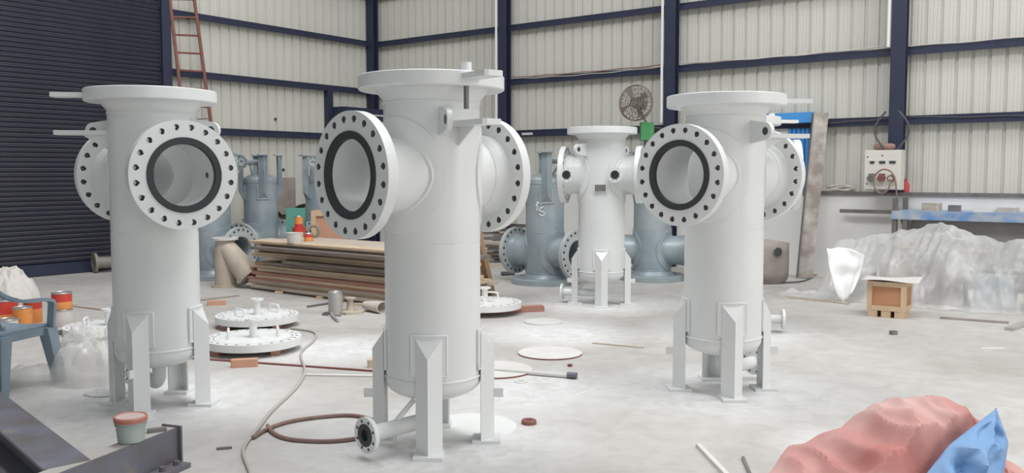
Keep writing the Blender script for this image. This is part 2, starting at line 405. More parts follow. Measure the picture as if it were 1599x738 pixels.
# blue door in the right wall
xa, xb = wall_s(1196, UR, .1, NR), wall_s(1258, UR, .1, NR)
DR = empty('door_3', CORNER, aR); tag(DR, 'bright blue ribbed door under a blue lintel in right wall', 'door', kind='structure')
MB().box(((xa + xb) / 2, -.17, 2.30), (xb - xa + .25, .1, .15)).build('lintel', BLUED, DR, smooth=False)
MB().box(((xa + xb) / 2, -.06, 1.62), (xb - xa, .02, 1.1)).build('daylight_gap_panel', MILKY, DR, smooth=False)  # plain white sheet painted to stand for daylight in the opening
nl = 5; lw = (xb - xa - .25) / nl
for k in range(nl):
    m = MB(); x0 = xa + .3 + k * lw * .92
    m.add([(x0, -.08, 1.06), (x0 + lw * .25, -.11, 1.06), (x0 + lw * .65, -.11, 1.06), (x0 + lw * .9, -.08, 1.06), (x0, -.08, 2.15), (x0 + lw * .25, -.11, 2.15), (x0 + lw * .65, -.11, 2.15), (x0 + lw * .9, -.08, 2.15)],
          [(0, 1, 5, 4), (1, 2, 6, 5), (2, 3, 7, 6)])
    m.build('ribbed_leaf', BLUED, DR, smooth=False)
for z in (1.33, 1.62): MB().box(((xa + xb) / 2 + .1, -.12, z), (xb - xa - .25, .02, .02)).build('leaf_rail', NAVY, DR, smooth=False)

# ================================================================== VESSELS
def vessel(name, label, loc, naz, white=True, inverted=False, H=2.005, ZN=1.475, ZW=.38, lug=None, davit=None, drain=1, small=False, legtop=.62, top_ro=.395, Lf=.56, Lr=.56, legaz=45, group=None):
    body_m = WHITE if white else GREYP; fl_m = WHITE if white else GREYP; face_m = GASKET if white else GREYL
    root = empty(name, (loc[0], loc[1], 0), -R(naz)); tag(root, label, 'vessel', group)
    if inverted:
        root.location = (loc[0], loc[1], H); root.rotation_euler = (pi, 0, -R(naz) )
    Rb, Ri, rn, ri, ft = .262, .250, .203, .188, .058
    ZH = H - .145
    # shell with the two nozzle openings
    hz = min(.36, ZH - ZN - .005); corner = atan2(hz, pi * Rb / 2)
    phis = sorted({round(2 * pi * k / 48, 6) for k in range(48)} | {round(x, 6) for x in (corner, pi - corner, pi + corner, 2 * pi - corner)})
    n = len(phis); b = MB()
    for rr, rh, flip in ((Rb, rn, False), (Ri, ri, True)):
        for side in (0, 1):
            rings = []
            for q in range(9):
                t = (q / 8) ** 1.2; ring = []
                for ph in phis:
                    c, s_ = cos(ph), sin(ph)
                    th0 = asin(rh * c / rr); z0 = rh * s_
                    k = min((pi / 2) / max(abs(c), 1e-9) , 1e9)
                    # hit of the direction with the rectangle (arc half width pi/2*Rb, height hz)
                    sc = min((pi * Rb / 2) / max(abs(c), 1e-9), hz / max(abs(s_), 1e-9))
                    th1 = sc * c / Rb; z1 = sc * s_
                    th = th0 + (th1 - th0) * t; z = ZN + z0 + (z1 - z0) * t
                    ring.append((rr * sin(th), -rr * cos(th), z) if side == 0 else (-rr * sin(th), rr * cos(th), z))
                rings.append(ring)
            vs_ = [p for g in rings for p in g]; fs = []
            for j in range(8):
                for i in range(n):
                    i2 = (i + 1) % n; f = (j * n + i, (j + 1) * n + i, (j + 1) * n + i2, j * n + i2)
                    fs.append(f[::-1] if flip else f)
            b.add(vs_, fs)
    b.lathe([(Rb, ZW), (Rb, ZN - hz)], 64); b.lathe([(Ri, ZN - hz), (Ri, ZW)], 64)
    b.lathe([(Rb, ZN + hz), (Rb, ZH)], 64); b.lathe([(Ri, ZH), (Ri, ZN + hz)], 64)
    body = b.build('body', body_m, root, ang=50)
    MB().tube([(cos(2 * pi * k / 48) * Rb, sin(2 * pi * k / 48) * Rb, ZW) for k in range(48)], .008, 6, True).build('weld_seam', body_m, body)
    MB().tube([(cos(2 * pi * k / 48) * Rb, sin(2 * pi * k / 48) * Rb, ZH - .0) for k in range(48)], .006, 6, True).build('weld_seam', body_m, body)
    # hub and top flange
    hub = MB().lathe([(Rb, ZH), (Rb + .004, ZH + .02), (.300, H - .085), (.305, H - .075)], 64); hub.lathe([(Ri, H - .07), (Ri, ZH)], 64)
    hub.build('hub', body_m, root)
    tf = MB().lathe([(.245, H - .075), (top_ro - .006, H - .075), (top_ro, H - .069), (top_ro, H - .004), (top_ro - .004, H), (.33, H), (.33, H + .003), (.25, H + .003), (.245, H - .002), (.245, H - .075)], 72)
    tf.build('top_flange', fl_m, root)
    # dished end
    ds = MB().lathe([(Rb * cos(a * pi / 24), ZW - .03 - (.105) * sin(a * pi / 24)) if a else (Rb, ZW - .03) for a in range(0, 12)] + [(.02, ZW - .135)], 48)
    ds.lathe([(Rb, ZW), (Rb, ZW - .03)], 48); ds.disc(.021, ZW - .135, 48, None, False)
    ds.lathe([(Ri, ZW - .01), (.01, ZW - .1)], 48)
    ds.build('dished_end', body_m, root, ang=60)
    # nozzles
    for side in (0, 1):
        L = Lr if side else Lf
        S = Matrix.Rotation(pi * side, 4, 'Z')
        N = 48; nz = MB(); loops = []
        for rr, rx in ((Rb, rn), (Ri, ri)):
            base = [(rx * cos(2 * pi * k / N), -sqrt(max(rr * rr - (rx * cos(2 * pi * k / N)) ** 2, 1e-6)), ZN + rx * sin(2 * pi * k / N)) for k in range(N)]
            mid = [(rx * cos(2 * pi * k / N), -(L - ft - .09), ZN + rx * sin(2 * pi * k / N)) for k in range(N)]
            rx2 = rx + (.03 if rr == Rb else 0)
            e = [(rx2 * cos(2 * pi * k / N), -(L - ft + .002), ZN + rx2 * sin(2 * pi * k / N)) for k in range(N)]
            fs = []
            for j in range(2):
                for i in range(N):
                    i2 = (i + 1) % N; f = (j * N + i, j * N + i2, (j + 1) * N + i2, (j + 1) * N + i)
                    fs.append(f if rr == Rb else f[::-1])
            nz.add(base + mid + e, fs, S)
        no = nz.build('nozzle', body_m, root, ang=50)
        FM = S @ Matrix.Translation((0, -(L - ft), ZN)) @ Matrix.Rotation(pi / 2, 4, 'X')
        ff = MB().flange(.324, ri, ft, .284, 20, .0185, FM); ff.build('nozzle_flange', fl_m if white else GREYF, no, smooth=True, ang=40)
        MB().lathe([(.224, ft), (.222, ft + .007), (.186, ft + .007), (.182, ft - .02)] if white else [(.235, ft), (.232, ft + .005), (.189, ft + .005), (.187, ft - .02)], 64, FM).build('gasket_ring' if white else 'raised_face', face_m, no)
        wl = [S @ Vector((rn * 1.01 * cos(2 * pi * k / N), -sqrt(Rb * Rb - (rn * cos(2 * pi * k / N)) ** 2) - .008, ZN + rn * 1.01 * sin(2 * pi * k / N))) for k in range(N)]
        MB().tube(wl, .013, 6, True).build('weld_bead', body_m, no)
        wl = [S @ Vector((rn * 1.0 * cos(2 * pi * k / N), -(L - ft - .09), ZN + rn * sin(2 * pi * k / N))) for k in range(N)]
        MB().tube(wl, .005, 6, True).build('weld_bead', body_m, no)
        # reinforcing pad
        pd = MB(); ro = .305; Rp = Rb + .010; prm = []
        rows = []
        for q in range(5):
            t = q / 4; row = []
            for k in range(N):
                c, s_ = cos(2 * pi * k / N), sin(2 * pi * k / N)
                th = asin(rn * c / Rb) * (1 - t) + (ro * c / Rb) * t; z = ZN + (rn + (ro - rn) * t) * s_
                row.append(S @ Vector((Rp * sin(th), -Rp * cos(th), z)))
            rows.append(row)
        edge = [S @ Vector(((Rb - .002) * sin(ro * cos(2 * pi * k / N) / Rb), -(Rb - .002) * cos(ro * cos(2 * pi * k / N) / Rb), ZN + ro * 1.02 * sin(2 * pi * k / N))) for k in range(N)]
        rows.append(edge)
        pd.add([p for r_ in rows for p in r_], [(j * N + i, (j + 1) * N + i, (j + 1) * N + (i + 1) % N, j * N + (i + 1) % N) for j in range(5) for i in range(N)])
        pd.build('reinforcing_pad', body_m, root, ang=45)
        # instrument boss drilled into the neck
        if small:
            base = S @ Vector((0, -.35 if side else -.19, ZN)); d = Vector((-1, 0, 0))
            p0 = base + d * .17; p1 = base + d * .30
            bo = MB().cyl(p0, p1, .035, 16).build('instrument_nozzle', body_m, root)
            Tm = d.to_track_quat('Z', 'Y').to_matrix().to_4x4(); Tm.translation = p1
            MB().flange(.085, .034, .02, .066, 8, .008, Tm).build('instrument_flange', fl_m, bo)
            MB().lathe([(.048, .02), (.048, .024), (.026, .024)], 24, Tm).disc(.030, .014, 24, Tm).build('instrument_gasket', GASKET, bo)
        else:
            d = Vector((1, 0, 0)); Tm = S @ Matrix.Translation((ri - .001, -.40, ZN)) @ Matrix.Rotation(-pi / 2, 4, 'Y')
            MB().disc(.018, .003, 16, Tm).build('boss_hole', DARK, no)
    la = legaz   # most legs stand at 45 degrees to the nozzles
    for k in range(4):
        a = R(la + 90 * k); T = Matrix.Rotation(a, 4, 'Z')
        Ra, al, th = .338, .0707, .0085; lg = MB()
        # angle section, heel outwards (-y)
        out = [(-al, -Ra + al), (0, -Ra), (al, -Ra + al)]; inn = [(-al + th, -Ra + al + th * .4), (0, -Ra + th * 1.41), (al - th, -Ra + al + th * .4)]
        zt = [legtop, legtop - .10, legtop]
        pts = [(x, y, .018) for x, y in out] + [(x, y, .018) for x, y in inn] + [(x, y, z) for (x, y), z in zip(out, zt)] + [(x, y, z) for (x, y), z in zip(inn, zt)]
        lg.add(pts, [(0, 1, 7, 6), (1, 2, 8, 7), (4, 3, 9, 10), (5, 4, 10, 11), (3, 0, 6, 9), (2, 5, 11, 8), (6, 7, 8), (6, 8, 11, 9)], T)
        lo = lg.build('leg', body_m, root, smooth=False)
        MB().box((0, -.295, .009), (.155, .155, .018), T).build('base_plate', fl_m, lo, smooth=False)
        pm = MB()
        def pf(u, v, r_):
            t = (u - .5) * .70; return (r_ * sin(t), -r_ * cos(t), legtop - .20 + v * .215)
        pm.grid(9, 2, lambda u, v: pf(u, v, Rb + .011)); pp = MB().add(pm.v, pm.f, T).build('leg_pad', body_m, root)
        per = [T @ Vector(pf(u, v, Rb + .006)) for u, v in [(i / 8, 0) for i in range(9)] + [(1, j / 4) for j in range(1, 5)] + [(1 - i / 8, 1) for i in range(1, 9)] + [(0, 1 - j / 4) for j in range(1, 4)]]
        MB().tube(per, .0085, 6, True).build('weld_bead', body_m, pp)
        if k in (1, 3):
            tm = MB(); yy = -.335 - .0
            sg = 1
            tm.box((0, yy - .025, .27), (.008, .055, .05), T); 
            eb = tm.build('earth_tab', fl_m, lo, smooth=False)
    # drain with elbow and flange
    dd = -1 if drain > 0 else 1; zc = .125 if not inverted else .125
    path = [Vector((0, 0, ZW - .12)), Vector((0, 0, zc + .10))] + [Vector((0, dd * (.085 - .085 * cos(t * pi / 12)), zc + .085 - .085 * sin(t * pi / 12))) for t in range(0, 7)] + [Vector((0, dd * .44, zc))]
    dr = MB().tube(path, .043, 16).build('drain_pipe', body_m, root, ang=60)
    T = Matrix.Translation((0, dd * .44, zc)) @ Matrix.Rotation(pi / 2 * (-dd), 4, 'X')
    MB().flange(.095, .04, .024, .075, 8, .009, T).build('drain_flange', fl_m, dr)
    MB().lathe([(.060, .024), (.060, .028), (.030, .028), (.030, .0)], 24, T).disc(.034, .008, 24, T).build('drain_gasket', GASKET if white else GREYL, dr)
    MB().bar((.03, dd * .16, ZW - .115), (.0, dd * .26, zc + .035), .03, .008, up=(1, 0, 0)).build('drain_brace', body_m, root, smooth=False)
    # lifting lugs
    if lug is not None:
        for k in range(2):
            a = lug + 180 * k - naz; T = Matrix.Rotation(-R(a), 4, 'Z')
            poly = [(-.255, -.075), (-.255, .075), (-.395, .055)] + [(-.395 - .055 * sin(t * pi / 8), .055 * cos(t * pi / 8)) for t in range(1, 8)] + [(-.395, -.055)]
            # local: plate in the radial/vertical plane
            PM = T @ Matrix(((0, 0, 1, 0), (1, 0, 0, 0), (0, 1, 0, 1.755), (0, 0, 0, 1)))
            lo = MB().prism(poly, -.014, .014, PM).build('lifting_lug', body_m, root, smooth=True, ang=30)
            for zz in (-.0146, .0146):
                MB().disc(.026, 0, 16, PM @ Matrix.Translation((-.395, 0, zz)), zz > 0).build('lug_hole', DARK, lo)
    # davit arms for the lid
    if davit is not None:
        a = davit - naz; T = Matrix.Rotation(-R(a), 4, 'Z')
        for z, r0, r1 in ((H - .03, .30, .60), (1.74, .24, .585)):
            am = MB().prism([(-.055, -r0), (-.055, -r1 + .01), (-.035, -r1), (.035, -r1), (.055, -r1 + .01), (.055, -r0)], z - .014, z + .014, T).build('davit_arm', fl_m, root, smooth=False)
            if r0 < .28: MB().add([(0, -.25, z - .12), (0, -.42, z - .014), (0, -.25, z - .014), (.01, -.25, z - .12), (.01, -.42, z - .014), (.01, -.25, z - .014)], [(0, 1, 2), (5, 4, 3), (0, 3, 4, 1), (1, 4, 5, 2), (0, 2, 5, 3)], T).build('davit_gusset', body_m, am, smooth=False)
        if davit < 0 and drain > 0:
            MB().cyl(T @ Vector((0, -.345, H - .19)), T @ Vector((0, -.345, H - .075)), .014, 12).build('davit_pin', MILL, root)
            MB().cyl(T @ Vector((0, -.345, H - .0)), T @ Vector((0, -.345, H + .045)), .028, 12).build('pin_head', fl_m, root)
    return root
v1 = vessel('filter_vessel', 'white vessel on four legs nearest the dark roller shutter', VES['left'], -41, lug=97, davit=83, drain=-1, Lf=.53, Lr=.56)
v2 = vessel('filter_vessel', 'largest white vessel in the middle with drain pipe pointing at the viewer', VES['center'], 45, lug=-17, davit=-36, drain=1, Lf=.54, Lr=.44)
v3 = vessel('filter_vessel', 'white vessel on four legs nearest the red tarpaulin', VES['right'], 44, lug=-27, davit=-97, drain=-1, Lr=.53)
v4 = vessel('filter_vessel', 'smaller looking white vessel with nameplate standing below the fan', VES['far'], -76, lug=48, drain=-1, small=True, Lf=.455, Lr=.455, legaz=-81)
v5 = vessel('filter_vessel', 'white vessel almost hidden behind the one near the red tarpaulin', VES['behind'], -80, lug=20, davit=-100, drain=1)
npl = MB().box((0, -.285, 1.33), (.12, .006, .07), Matrix.Rotation(-R(9 + 76), 4, 'Z')).build('nameplate', MILL, v4, smooth=False)
MB().box((0, -.272, 1.33), (.15, .02, .085), Matrix.Rotation(-R(9 + 76), 4, 'Z')).build('nameplate_bracket', WHITE, v4, smooth=False)
GK = dict(white=False, inverted=True, H=1.79, ZN=1.79 - .42, ZW=.43, legtop=.68, top_ro=.46)
g5 = vessel('upturned_vessel', 'grey primed upturned vessel with chalk letters on its side', (.45, 12.05), 0, **GK)
g6 = vessel('upturned_vessel', 'grey primed upturned vessel standing behind the small white vessel', (1.98, 12.45), 0, **GK)
g7 = vessel('upturned_vessel', 'grey primed upturned vessel with wide dome beside the scrap plates', (-3.95, 13.9), 0, **GK)
g8 = vessel('upturned_vessel', 'grey primed upturned vessel directly behind the vessel by the shutter', (-4.3, 12.65), 0, **GK)
g9 = vessel('upturned_vessel', 'grey primed upturned vessel beside the green board and tall crate', (-3.12, 14.5), 0, **GK)
for g, a in ((g5, -48), (g6, -70), (g7, 20), (g8, -62), (g9, 4)):
    g.rotation_euler = (pi, 0, pi - R(a))
# chalk letters on the grey vessel
def on_body(px, py, rad=.266, c=(.45, 12.05)):
    d = ray(px, py); o = Vector((0, 0, CAMH)); dx, dy = d.x, d.y; A = dx * dx + dy * dy; B = -2 * (dx * c[0] + dy * c[1]); C_ = c[0] ** 2 + c[1] ** 2 - rad * rad
    t = (-B - sqrt(max(B * B - 4 * A * C_, 0))) / (2 * A); return o + d * t
g5i = (Matrix.Translation(g5.location) @ g5.rotation_euler.to_matrix().to_4x4()).inverted()
for st in ([(838, 329), (840, 314), (837, 322)], [(838, 316), (846, 319)], [(849, 323), (844, 325), (842, 329), (848, 331), (850, 334), (846, 337), (842, 334)]):
    MB().tube([g5i @ on_body(*p) for p in smooth_path([(x, y, 0) for x, y in st], 4) for p in [(p.x, p.y)]], .008, 5).build('chalk_mark', CHALK, g5)
# ================================================================== THINGS ON THE FLOOR
def lid(label, p, rz=0.0, z=0.0, handles=True, ro=.395):
    e = empty('blind_flange_lid', (p.x, p.y, z), rz); tag(e, label, 'lid')
    m = MB().flange(ro, ro - .075, .062, ro - .038, 24, .014); m.disc(ro - .07, .062, 48).disc(ro - .07, .0, 48, None, False)
    m.build('plate', WHITE2, e, ang=40)
    MB().cyl((0, 0, .06), (0, 0, .20), .032, 16).build('vent_stub', WHITE2, e)
    MB().flange(.065, .028, .018, .05, 4, .008, Matrix.Translation((0, 0, .20))).build('vent_flange', WHITE2, e)
    if handles:
        for s_ in (-1, 1):
            pts = smooth_path([(s_ * .20, -.07, .06), (s_ * .20, -.07, .12), (s_ * .20, -.05, .135), (s_ * .20, .05, .135), (s_ * .20, .07, .12), (s_ * .20, .07, .06)], 4)
            MB().tube(pts, .010, 8).build('handle', WHITE2, e)
    return e
def block(name, label, c, d, rz, m, cat='wood block', bev=0, group=None):
    b = MB(); x, y, z = [q / 2 for q in d]; c_ = min(d) * .12
    poly = [(-x + c_, -y), (x - c_, -y), (x, -y + c_), (x, y - c_), (x - c_, y), (-x + c_, y), (-x, y - c_), (-x, -y + c_)]
    o = b.prism(poly, 0, d[2]).build(name, m, loc=c, rz=rz, smooth=False); return tag(o, label, cat, group)
pA, pB, pC, pD = G(396, 546), G(402, 508), G(170, 517), G(757, 488)
for p, n_ in ((pA, 'nearer'), (pB, 'farther')):
    for k in (-1, 1): block('wood_batten', 'short batten under the %s white lid, %s end' % (n_, 'left' if k < 0 else 'right'), (p.x + k * .22, p.y, 0), (.07, .5, .05), .1 * k, TIMBER[3], group='battens under the lids')
lid('white drilled lid with handles nearest the middle vessel hose', pA, .3, .0505); lid('white drilled lid lying just behind the nearer one', pB, .9, .0505)
lid('white drilled lid beside the stacked paint tins', pC, .2, .0); lid('white drilled lid on a timber behind the middle vessel', pD, 1.2, .0605)
block('timber_bearer', 'reddish timber bearer sticking out under the white lid', (pD.x + .17, pD.y + .02, 0), (.95, .12, .06), .25, TIMBER[3], 'timber')
p = G(382, 572); block('timber_offcut', 'orange brown timber offcut in front of the two lids', (p.x, p.y, 0), (.20, .07, .06), .25, PLYPINK, 'timber')
p = G(352, 476); block('timber_offcut', 'small reddish offcut behind the farther lid', (p.x - .1, p.y, 0), (.2, .1, .05), .3, PLYPINK, 'timber')
def fdisc(label, px, py, r, m=DISC, edge=True, t=.012):
    p = G(px, py); e = empty('steel_disc', (p.x, p.y, 0)); tag(e, label, 'disc')
    MB().disc(r, t + .0001, 48).lathe([(r - .006, t), (r, t)], 48).build('face', m, e)
    MB().lathe([(r, 0), (r, t)], 48).disc(r, .0, 48, None, False).build('rim', REDOX if edge else m, e); return e
fdisc('pale disc lying farthest right beyond the pipe', 859, 552, .265); fdisc('pale disc half hidden behind the right leg of the middle vessel', 772, 578, .29)
fdisc('white dusted disc under the middle vessel', 734, 665, .275, WHITE2, False, .002); fdisc('small faint disc on the floor between the vessels', 848, 503, .19, DISC, False)
def ring(name, label, p, ro, ri, t, m):
    o = MB().lathe([(ri, 0), (ro, 0), (ro, t * .8), (ro - t * .2, t), (ri + t * .2, t), (ri, t * .8), (ri, 0)], 28).build(name, m, loc=(p.x, p.y, 0)); return tag(o, label, 'ring')
ring('pipe_ring', 'small red oxide ring lying alone right of the middle vessel', G(826, 661), .045, .014, .025, REDOX)
ring('washer', 'pale washer lying beside the disc and pipe', G(814, 596), .05, .024, .008, DISC)
def rod(name, label, a, b, w_, h_, m, cat='bar', z=0.0, roundr=None):
    a, b = Vector(a), Vector(b)
    if roundr: o = MB().cyl(a + Vector((0, 0, roundr)), b + Vector((0, 0, roundr)), roundr, 10)
    else: o = MB().bar(a + Vector((0, 0, h_ / 2 + z)), b + Vector((0, 0, h_ / 2 + z)), w_, h_)
    o = o.build(name, m, smooth=bool(roundr)); return tag(o, label, cat)
rod('flat_bar', 'long thin red oxide flat bar left of the middle vessel', G(300, 560), G(583, 580), .025, .012, REDOX)
rod('flat_bar', 'pale flat bar lying parallel nearer the middle vessel', G(474, 586), G(584, 588), .04, .012, DISC)
rod('flat_bar', 'short pale strip behind the right vessel on open floor', G(926, 536), G(1005, 543), .03, .01, TIMBER[2])
p = G(580, 573); block('timber_offcut', 'small square offcut beside the middle vessel leg', (p.x, p.y, 0), (.06, .06, .06), .2, TIMBER[1], 'timber')
e = empty('floor_pipe', G(820, 584)); tag(e, 'thin dusty pipe with dark socket end lying on the floor', 'pipe')
o_ = G(820, 584)
a, b = G(735, 577) - o_, G(886, 590) - o_
MB().cyl(a + Vector((0, 0, .018)), b + Vector((0, 0, .018)), .016, 10).build('tube', DISC, e); MB().cyl(b + Vector((0, 0, .024)), b + (b - a).normalized() * .07 + Vector((0, 0, .024)), .024, 12).build('socket', RUST, e)
for k, (px, py) in enumerate(((890, 572), (350, 701), (1395, 522))):
    block(('metal_scrap', 'chalk_stub', 'bolt_lump')[k], ('tiny rusty offcut beside the floor pipe', 'thin pale offcut on the floor right of the tub', 'small dark lump on the floor before the small crate')[k], tuple(G(px, py)), ((.03, .03, .02), (.08, .015, .012), (.06, .05, .035))[k], .3, (REDOX, MILL, MILL)[k], 'scrap')
rod('wood_stick', 'pale wooden stick at the bottom edge left of the tarpaulin', G(1090, 697), G(1142, 752), .026, .02, BAG, 'stick')
rod('steel_strip', 'short thin strip standing out beside the stick', G(1160, 716), G(1172, 745), .015, .015, MILL)
# hose and cable
def fpath(pts, z): return smooth_path([G(x, y, z) for x, y in pts], 7)
tag(MB().tube(fpath([(455, 512), (490, 518), (491, 530), (474, 545), (470, 556), (476, 580), (462, 605), (436, 630), (420, 646), (402, 670), (384, 692), (380, 708), (390, 735), (396, 760)], .011), .010, 8).build('cable', CABLE), 'pale grey cable snaking from the lids to the bottom edge', 'cable')
tag(MB().tube(fpath([(394, 683), (420, 668), (455, 657), (505, 650), (550, 648), (582, 655), (596, 668), (570, 681), (520, 688), (470, 687), (440, 682), (424, 673), (418, 664)], .012), .012, 8).build('rubber_hose', HOSE), 'dark brown rubber hose lying in a loop left of the middle vessel', 'hose')
# ------------------------------------------------------------------ timber stack
S0 = G(380, 450); ang0 = atan2(UR.y, UR.x)
TL = ['pale plank in the long timber stack', 'tan plank in the long timber stack', 'greyish weathered plank in the long timber stack', 'reddish plank in the long timber stack', 'dark plank in the long timber stack']
plank_cache = {}
ORD = 'one two three four five six seven eight nine ten eleven twelve thirteen fourteen fifteen sixteen seventeen eighteen'.split()
ROWS = ['front row', 'second row', 'middle row', 'fourth row', 'back row']
def plank(L, w_, t, mi):
    key = (round(L, 1), w_, t, mi)
    if key not in plank_cache:
        m = MB(); c = .004; l = key[0]
        poly = [(-w_ / 2, c), (-w_ / 2 + c, 0), (w_ / 2 - c, 0), (w_ / 2, c), (w_ / 2, t - c), (w_ / 2 - c, t), (-w_ / 2 + c, t), (-w_ / 2, t - c)]
        n = 8; m.add([(0, y, z) for y, z in poly] + [(l, y, z) for y, z in poly], [tuple(range(n)), tuple(range(2 * n - 1, n - 1, -1))] + [(i, n + i, n + (i + 1) % n, (i + 1) % n) for i in range(n)])
        plank_cache[key] = m.mesh('timber_plank', TIMBER[mi], smooth=False)
    return plank_cache[key]
z = 0.0; rnd = random.Random(3)
layers = [(4, 2), (2, 1), (1, 2), (0, 0), (3, 0), (0, 3), (3, 0), (2, 0), (0, 1), (0, 1), (4, 4), (4, 4), (0, 0), (1, 1), (0, 0), (4, 4), (2, 1), (0, 2)]
for li, (ma, mb) in enumerate(layers):
    t = rnd.choice((.026, .032, .040)); fo = rnd.uniform(-.05, .05); w_ = .21; n_ = 5 if li < 9 else 4
    rz = ang0 + rnd.uniform(-.018, .018); off = rnd.uniform(-.08, .16) + li * .012
    if li in (10, 11): off += .55; fo -= .10
    if li == 15: fo -= .12; off += .2
    if li == 14: off += .1
    for k in range(n_):
        L = rnd.choice((2.7, 2.9, 3.1)) - (.5 if li in (10, 11) else 0)
        mi = (ma if k < 1 else mb) if rnd.random() < .8 else rnd.choice((0, 1, 2))
        o = bpy.data.objects.new('timber_plank', plank(L, w_, t, mi)); COL.objects.link(o)
        st = S0 + UR * (off + rnd.uniform(-.12, .14)) - NR * (.12 + fo + k * .218)
        o.location = (st.x, st.y, z); o.rotation_euler = (0, 0, rz); tag(o, '%s, layer %s from the floor, %s' % (TL[mi].replace('the long timber stack', 'the timber stack'), ORD[li], ROWS[k]), 'plank', 'planks of the timber stack')
    z += t + .0012
ZT = z
for k, (px, py) in enumerate(((436, 458), (500, 466), (468, 452), (560, 477))):
    q = G(px, py); block('timber_offcut', ['small pale offcut lying before the stack at its left end', 'short offcut lying at the foot of the stack by the pipe piece', 'thin sliver at the foot of the stack', 'offcut at the foot of the stack beside the pouch'][k], (q.x, q.y, 0), (.10, .05, .03), k, TIMBER[k % 3], 'timber')
def can(label, loc, r, h, m1, m2, name='paint_can', frac=.55, lidm=None, handle=False):
    e = empty(name, loc); tag(e, label, 'can')
    MB().lathe([(r * .97, 0), (r, .006), (r, h * frac)], 24).disc(r * .97, 0, 24, None, False).build('body', m2, e)
    MB().lathe([(r, h * frac), (r, h - .012)], 24).build('label_band', m1, e)
    MB().lathe([(r * 1.02, h - .014), (r * 1.03, h - .004), (r * .98, h), (r * .9, h - .006), (.002, h - .006)], 24).build('lid', lidm or TIN, e)
    if handle: MB().tube(smooth_path([(-r, 0, h * .8), (-r * .8, -r * .4, h * .6), (0, -r * 1.1, h * .45), (r * .8, -r * .4, h * .6), (r, 0, h * .8)], 4), .004, 6).build('handle', MILL, e)
    return e
def on_stack(px, py): return G(px, py, ZT)
can('orange can standing on the red can on the timber stack', tuple(G(467, 368, ZT) + Vector((0, 0, .121))), 0.055, .15, ORANGE, RED, frac=.3)
can('wider red can under the orange one on the timber stack', tuple(G(467, 368, ZT)), .09, .12, RED, ORANGE, frac=.3, lidm=RED)
can('small red and orange can lying lowest on the stack by the ring', tuple(G(482, 376, ZT)), .058, .10, RED, ORANGE, frac=.5)
q = G(460, 379, ZT)
e = empty('white_tub', (q.x, q.y, ZT)); tag(e, 'white plastic tub standing on the timber stack', 'tub')
MB().lathe([(.085, 0), (.10, .115), (.106, .12), (.106, .128), (.096, .128), (.08, .01), (.01, .01)], 28).disc(.085, 0, 28, None, False).build('body', CANW, e)
q = G(490, 371, ZT); e = empty('rubber_ring', (q.x, q.y, ZT)); tag(e, 'dark upright ring behind the small cans on the stack', 'ring')
MB().tube([(.07 * cos(2 * pi * k / 28), 0, .09 + .07 * sin(2 * pi * k / 28)) for k in range(28)], .02, 10, True).build('ring', OLIVE, e)
# crate and green board behind the stack
def crate(label, loc, rz, d, ply, frame, lidover=0, feet=True, bm=.07):
    e = empty('wooden_crate', loc, rz); tag(e, label, 'crate'); x, y, h = d; z0 = .07 if feet else 0
    MB().box((0, 0, z0 + h / 2), (x - .05, y - .05, h - .02)).build('box_panel', ply, e, smooth=False)
    for sx in (-1, 1):
        for sy in (-1, 1): MB().box((sx * (x / 2 - bm / 2), sy * (y / 2 - bm / 2), z0 + h / 2), (bm, bm, h)).build('corner_post', frame, e, smooth=False)
    for sy in (-1, 1):
        for zz in (bm / 2, h - bm / 2): MB().box((0, sy * (y / 2 - .008), z0 + zz), (x - 2 * bm, .026, bm)).build('frame_rail', frame, e, smooth=False)
    for sx in (-1, 1):
        for zz in (bm / 2, h - bm / 2): MB().box((sx * (x / 2 - .008), 0, z0 + zz), (.026, y - 2 * bm, bm)).build('frame_rail', frame, e, smooth=False)
    if feet:
        for k in (-1, 0, 1): MB().box((k * (x / 2 - .06), 0, .035), (.09, y, .07)).build('runner', frame, e, smooth=False)
    return e
q = D(523, 380, 13.0)
crate('tall pine framed crate with orange panel behind the timber stack', (q.x, q.y, 0), .1, (.62, .5, .88), PLYPINK, CRATEW)
q = D(462, 360, 13.2); tag(MB().prism([(-.14, -.02), (.14, -.02), (.15, .0), (.15, .02), (-.15, .02)], 0, .98).build('green_board', GBOARD, loc=(q.x, q.y, 0), smooth=False), 'green board standing upright behind the paint cans', 'board')
# leaning plywood piece
q0, q1 = G(768, 460), D(742, 340, 10.1)
e = empty('plywood_prop', q0); tag(e, 'salmon plywood piece with pine edges leaning behind the middle vessel', 'plywood')
A = Vector((0, 0, 0)); T_ = q1 - q0; Bk = Vector((-.34, .1, 0))
MB().add([A, A + Bk, T_ + Bk * .4, T_, A + Vector((0, .02, 0)), A + Bk + Vector((0, .02, 0)), T_ + Bk * .4 + Vector((0, .02, 0)), T_ + Vector((0, .02, 0))], [(0, 3, 2, 1), (4, 5, 6, 7), (0, 1, 5, 4), (1, 2, 6, 5), (2, 3, 7, 6), (3, 0, 4, 7)]).build('panel', PLYPINK, e, smooth=False)
MB().bar(A + Vector((.02, -.01, .02)), T_ + Vector((.02, -.01, 0)), .05, .06, up=(0, 1, 0)).build('edge_batten', CRATEW, e, smooth=False)
MB().bar(A + Vector((-.03, -.05, .03)), A + T_ * .45 + Vector((-.1, -.05, 0)), .03, .03, up=(0, 1, 0)).build('loose_batten', TIMBER[2], e, smooth=False)
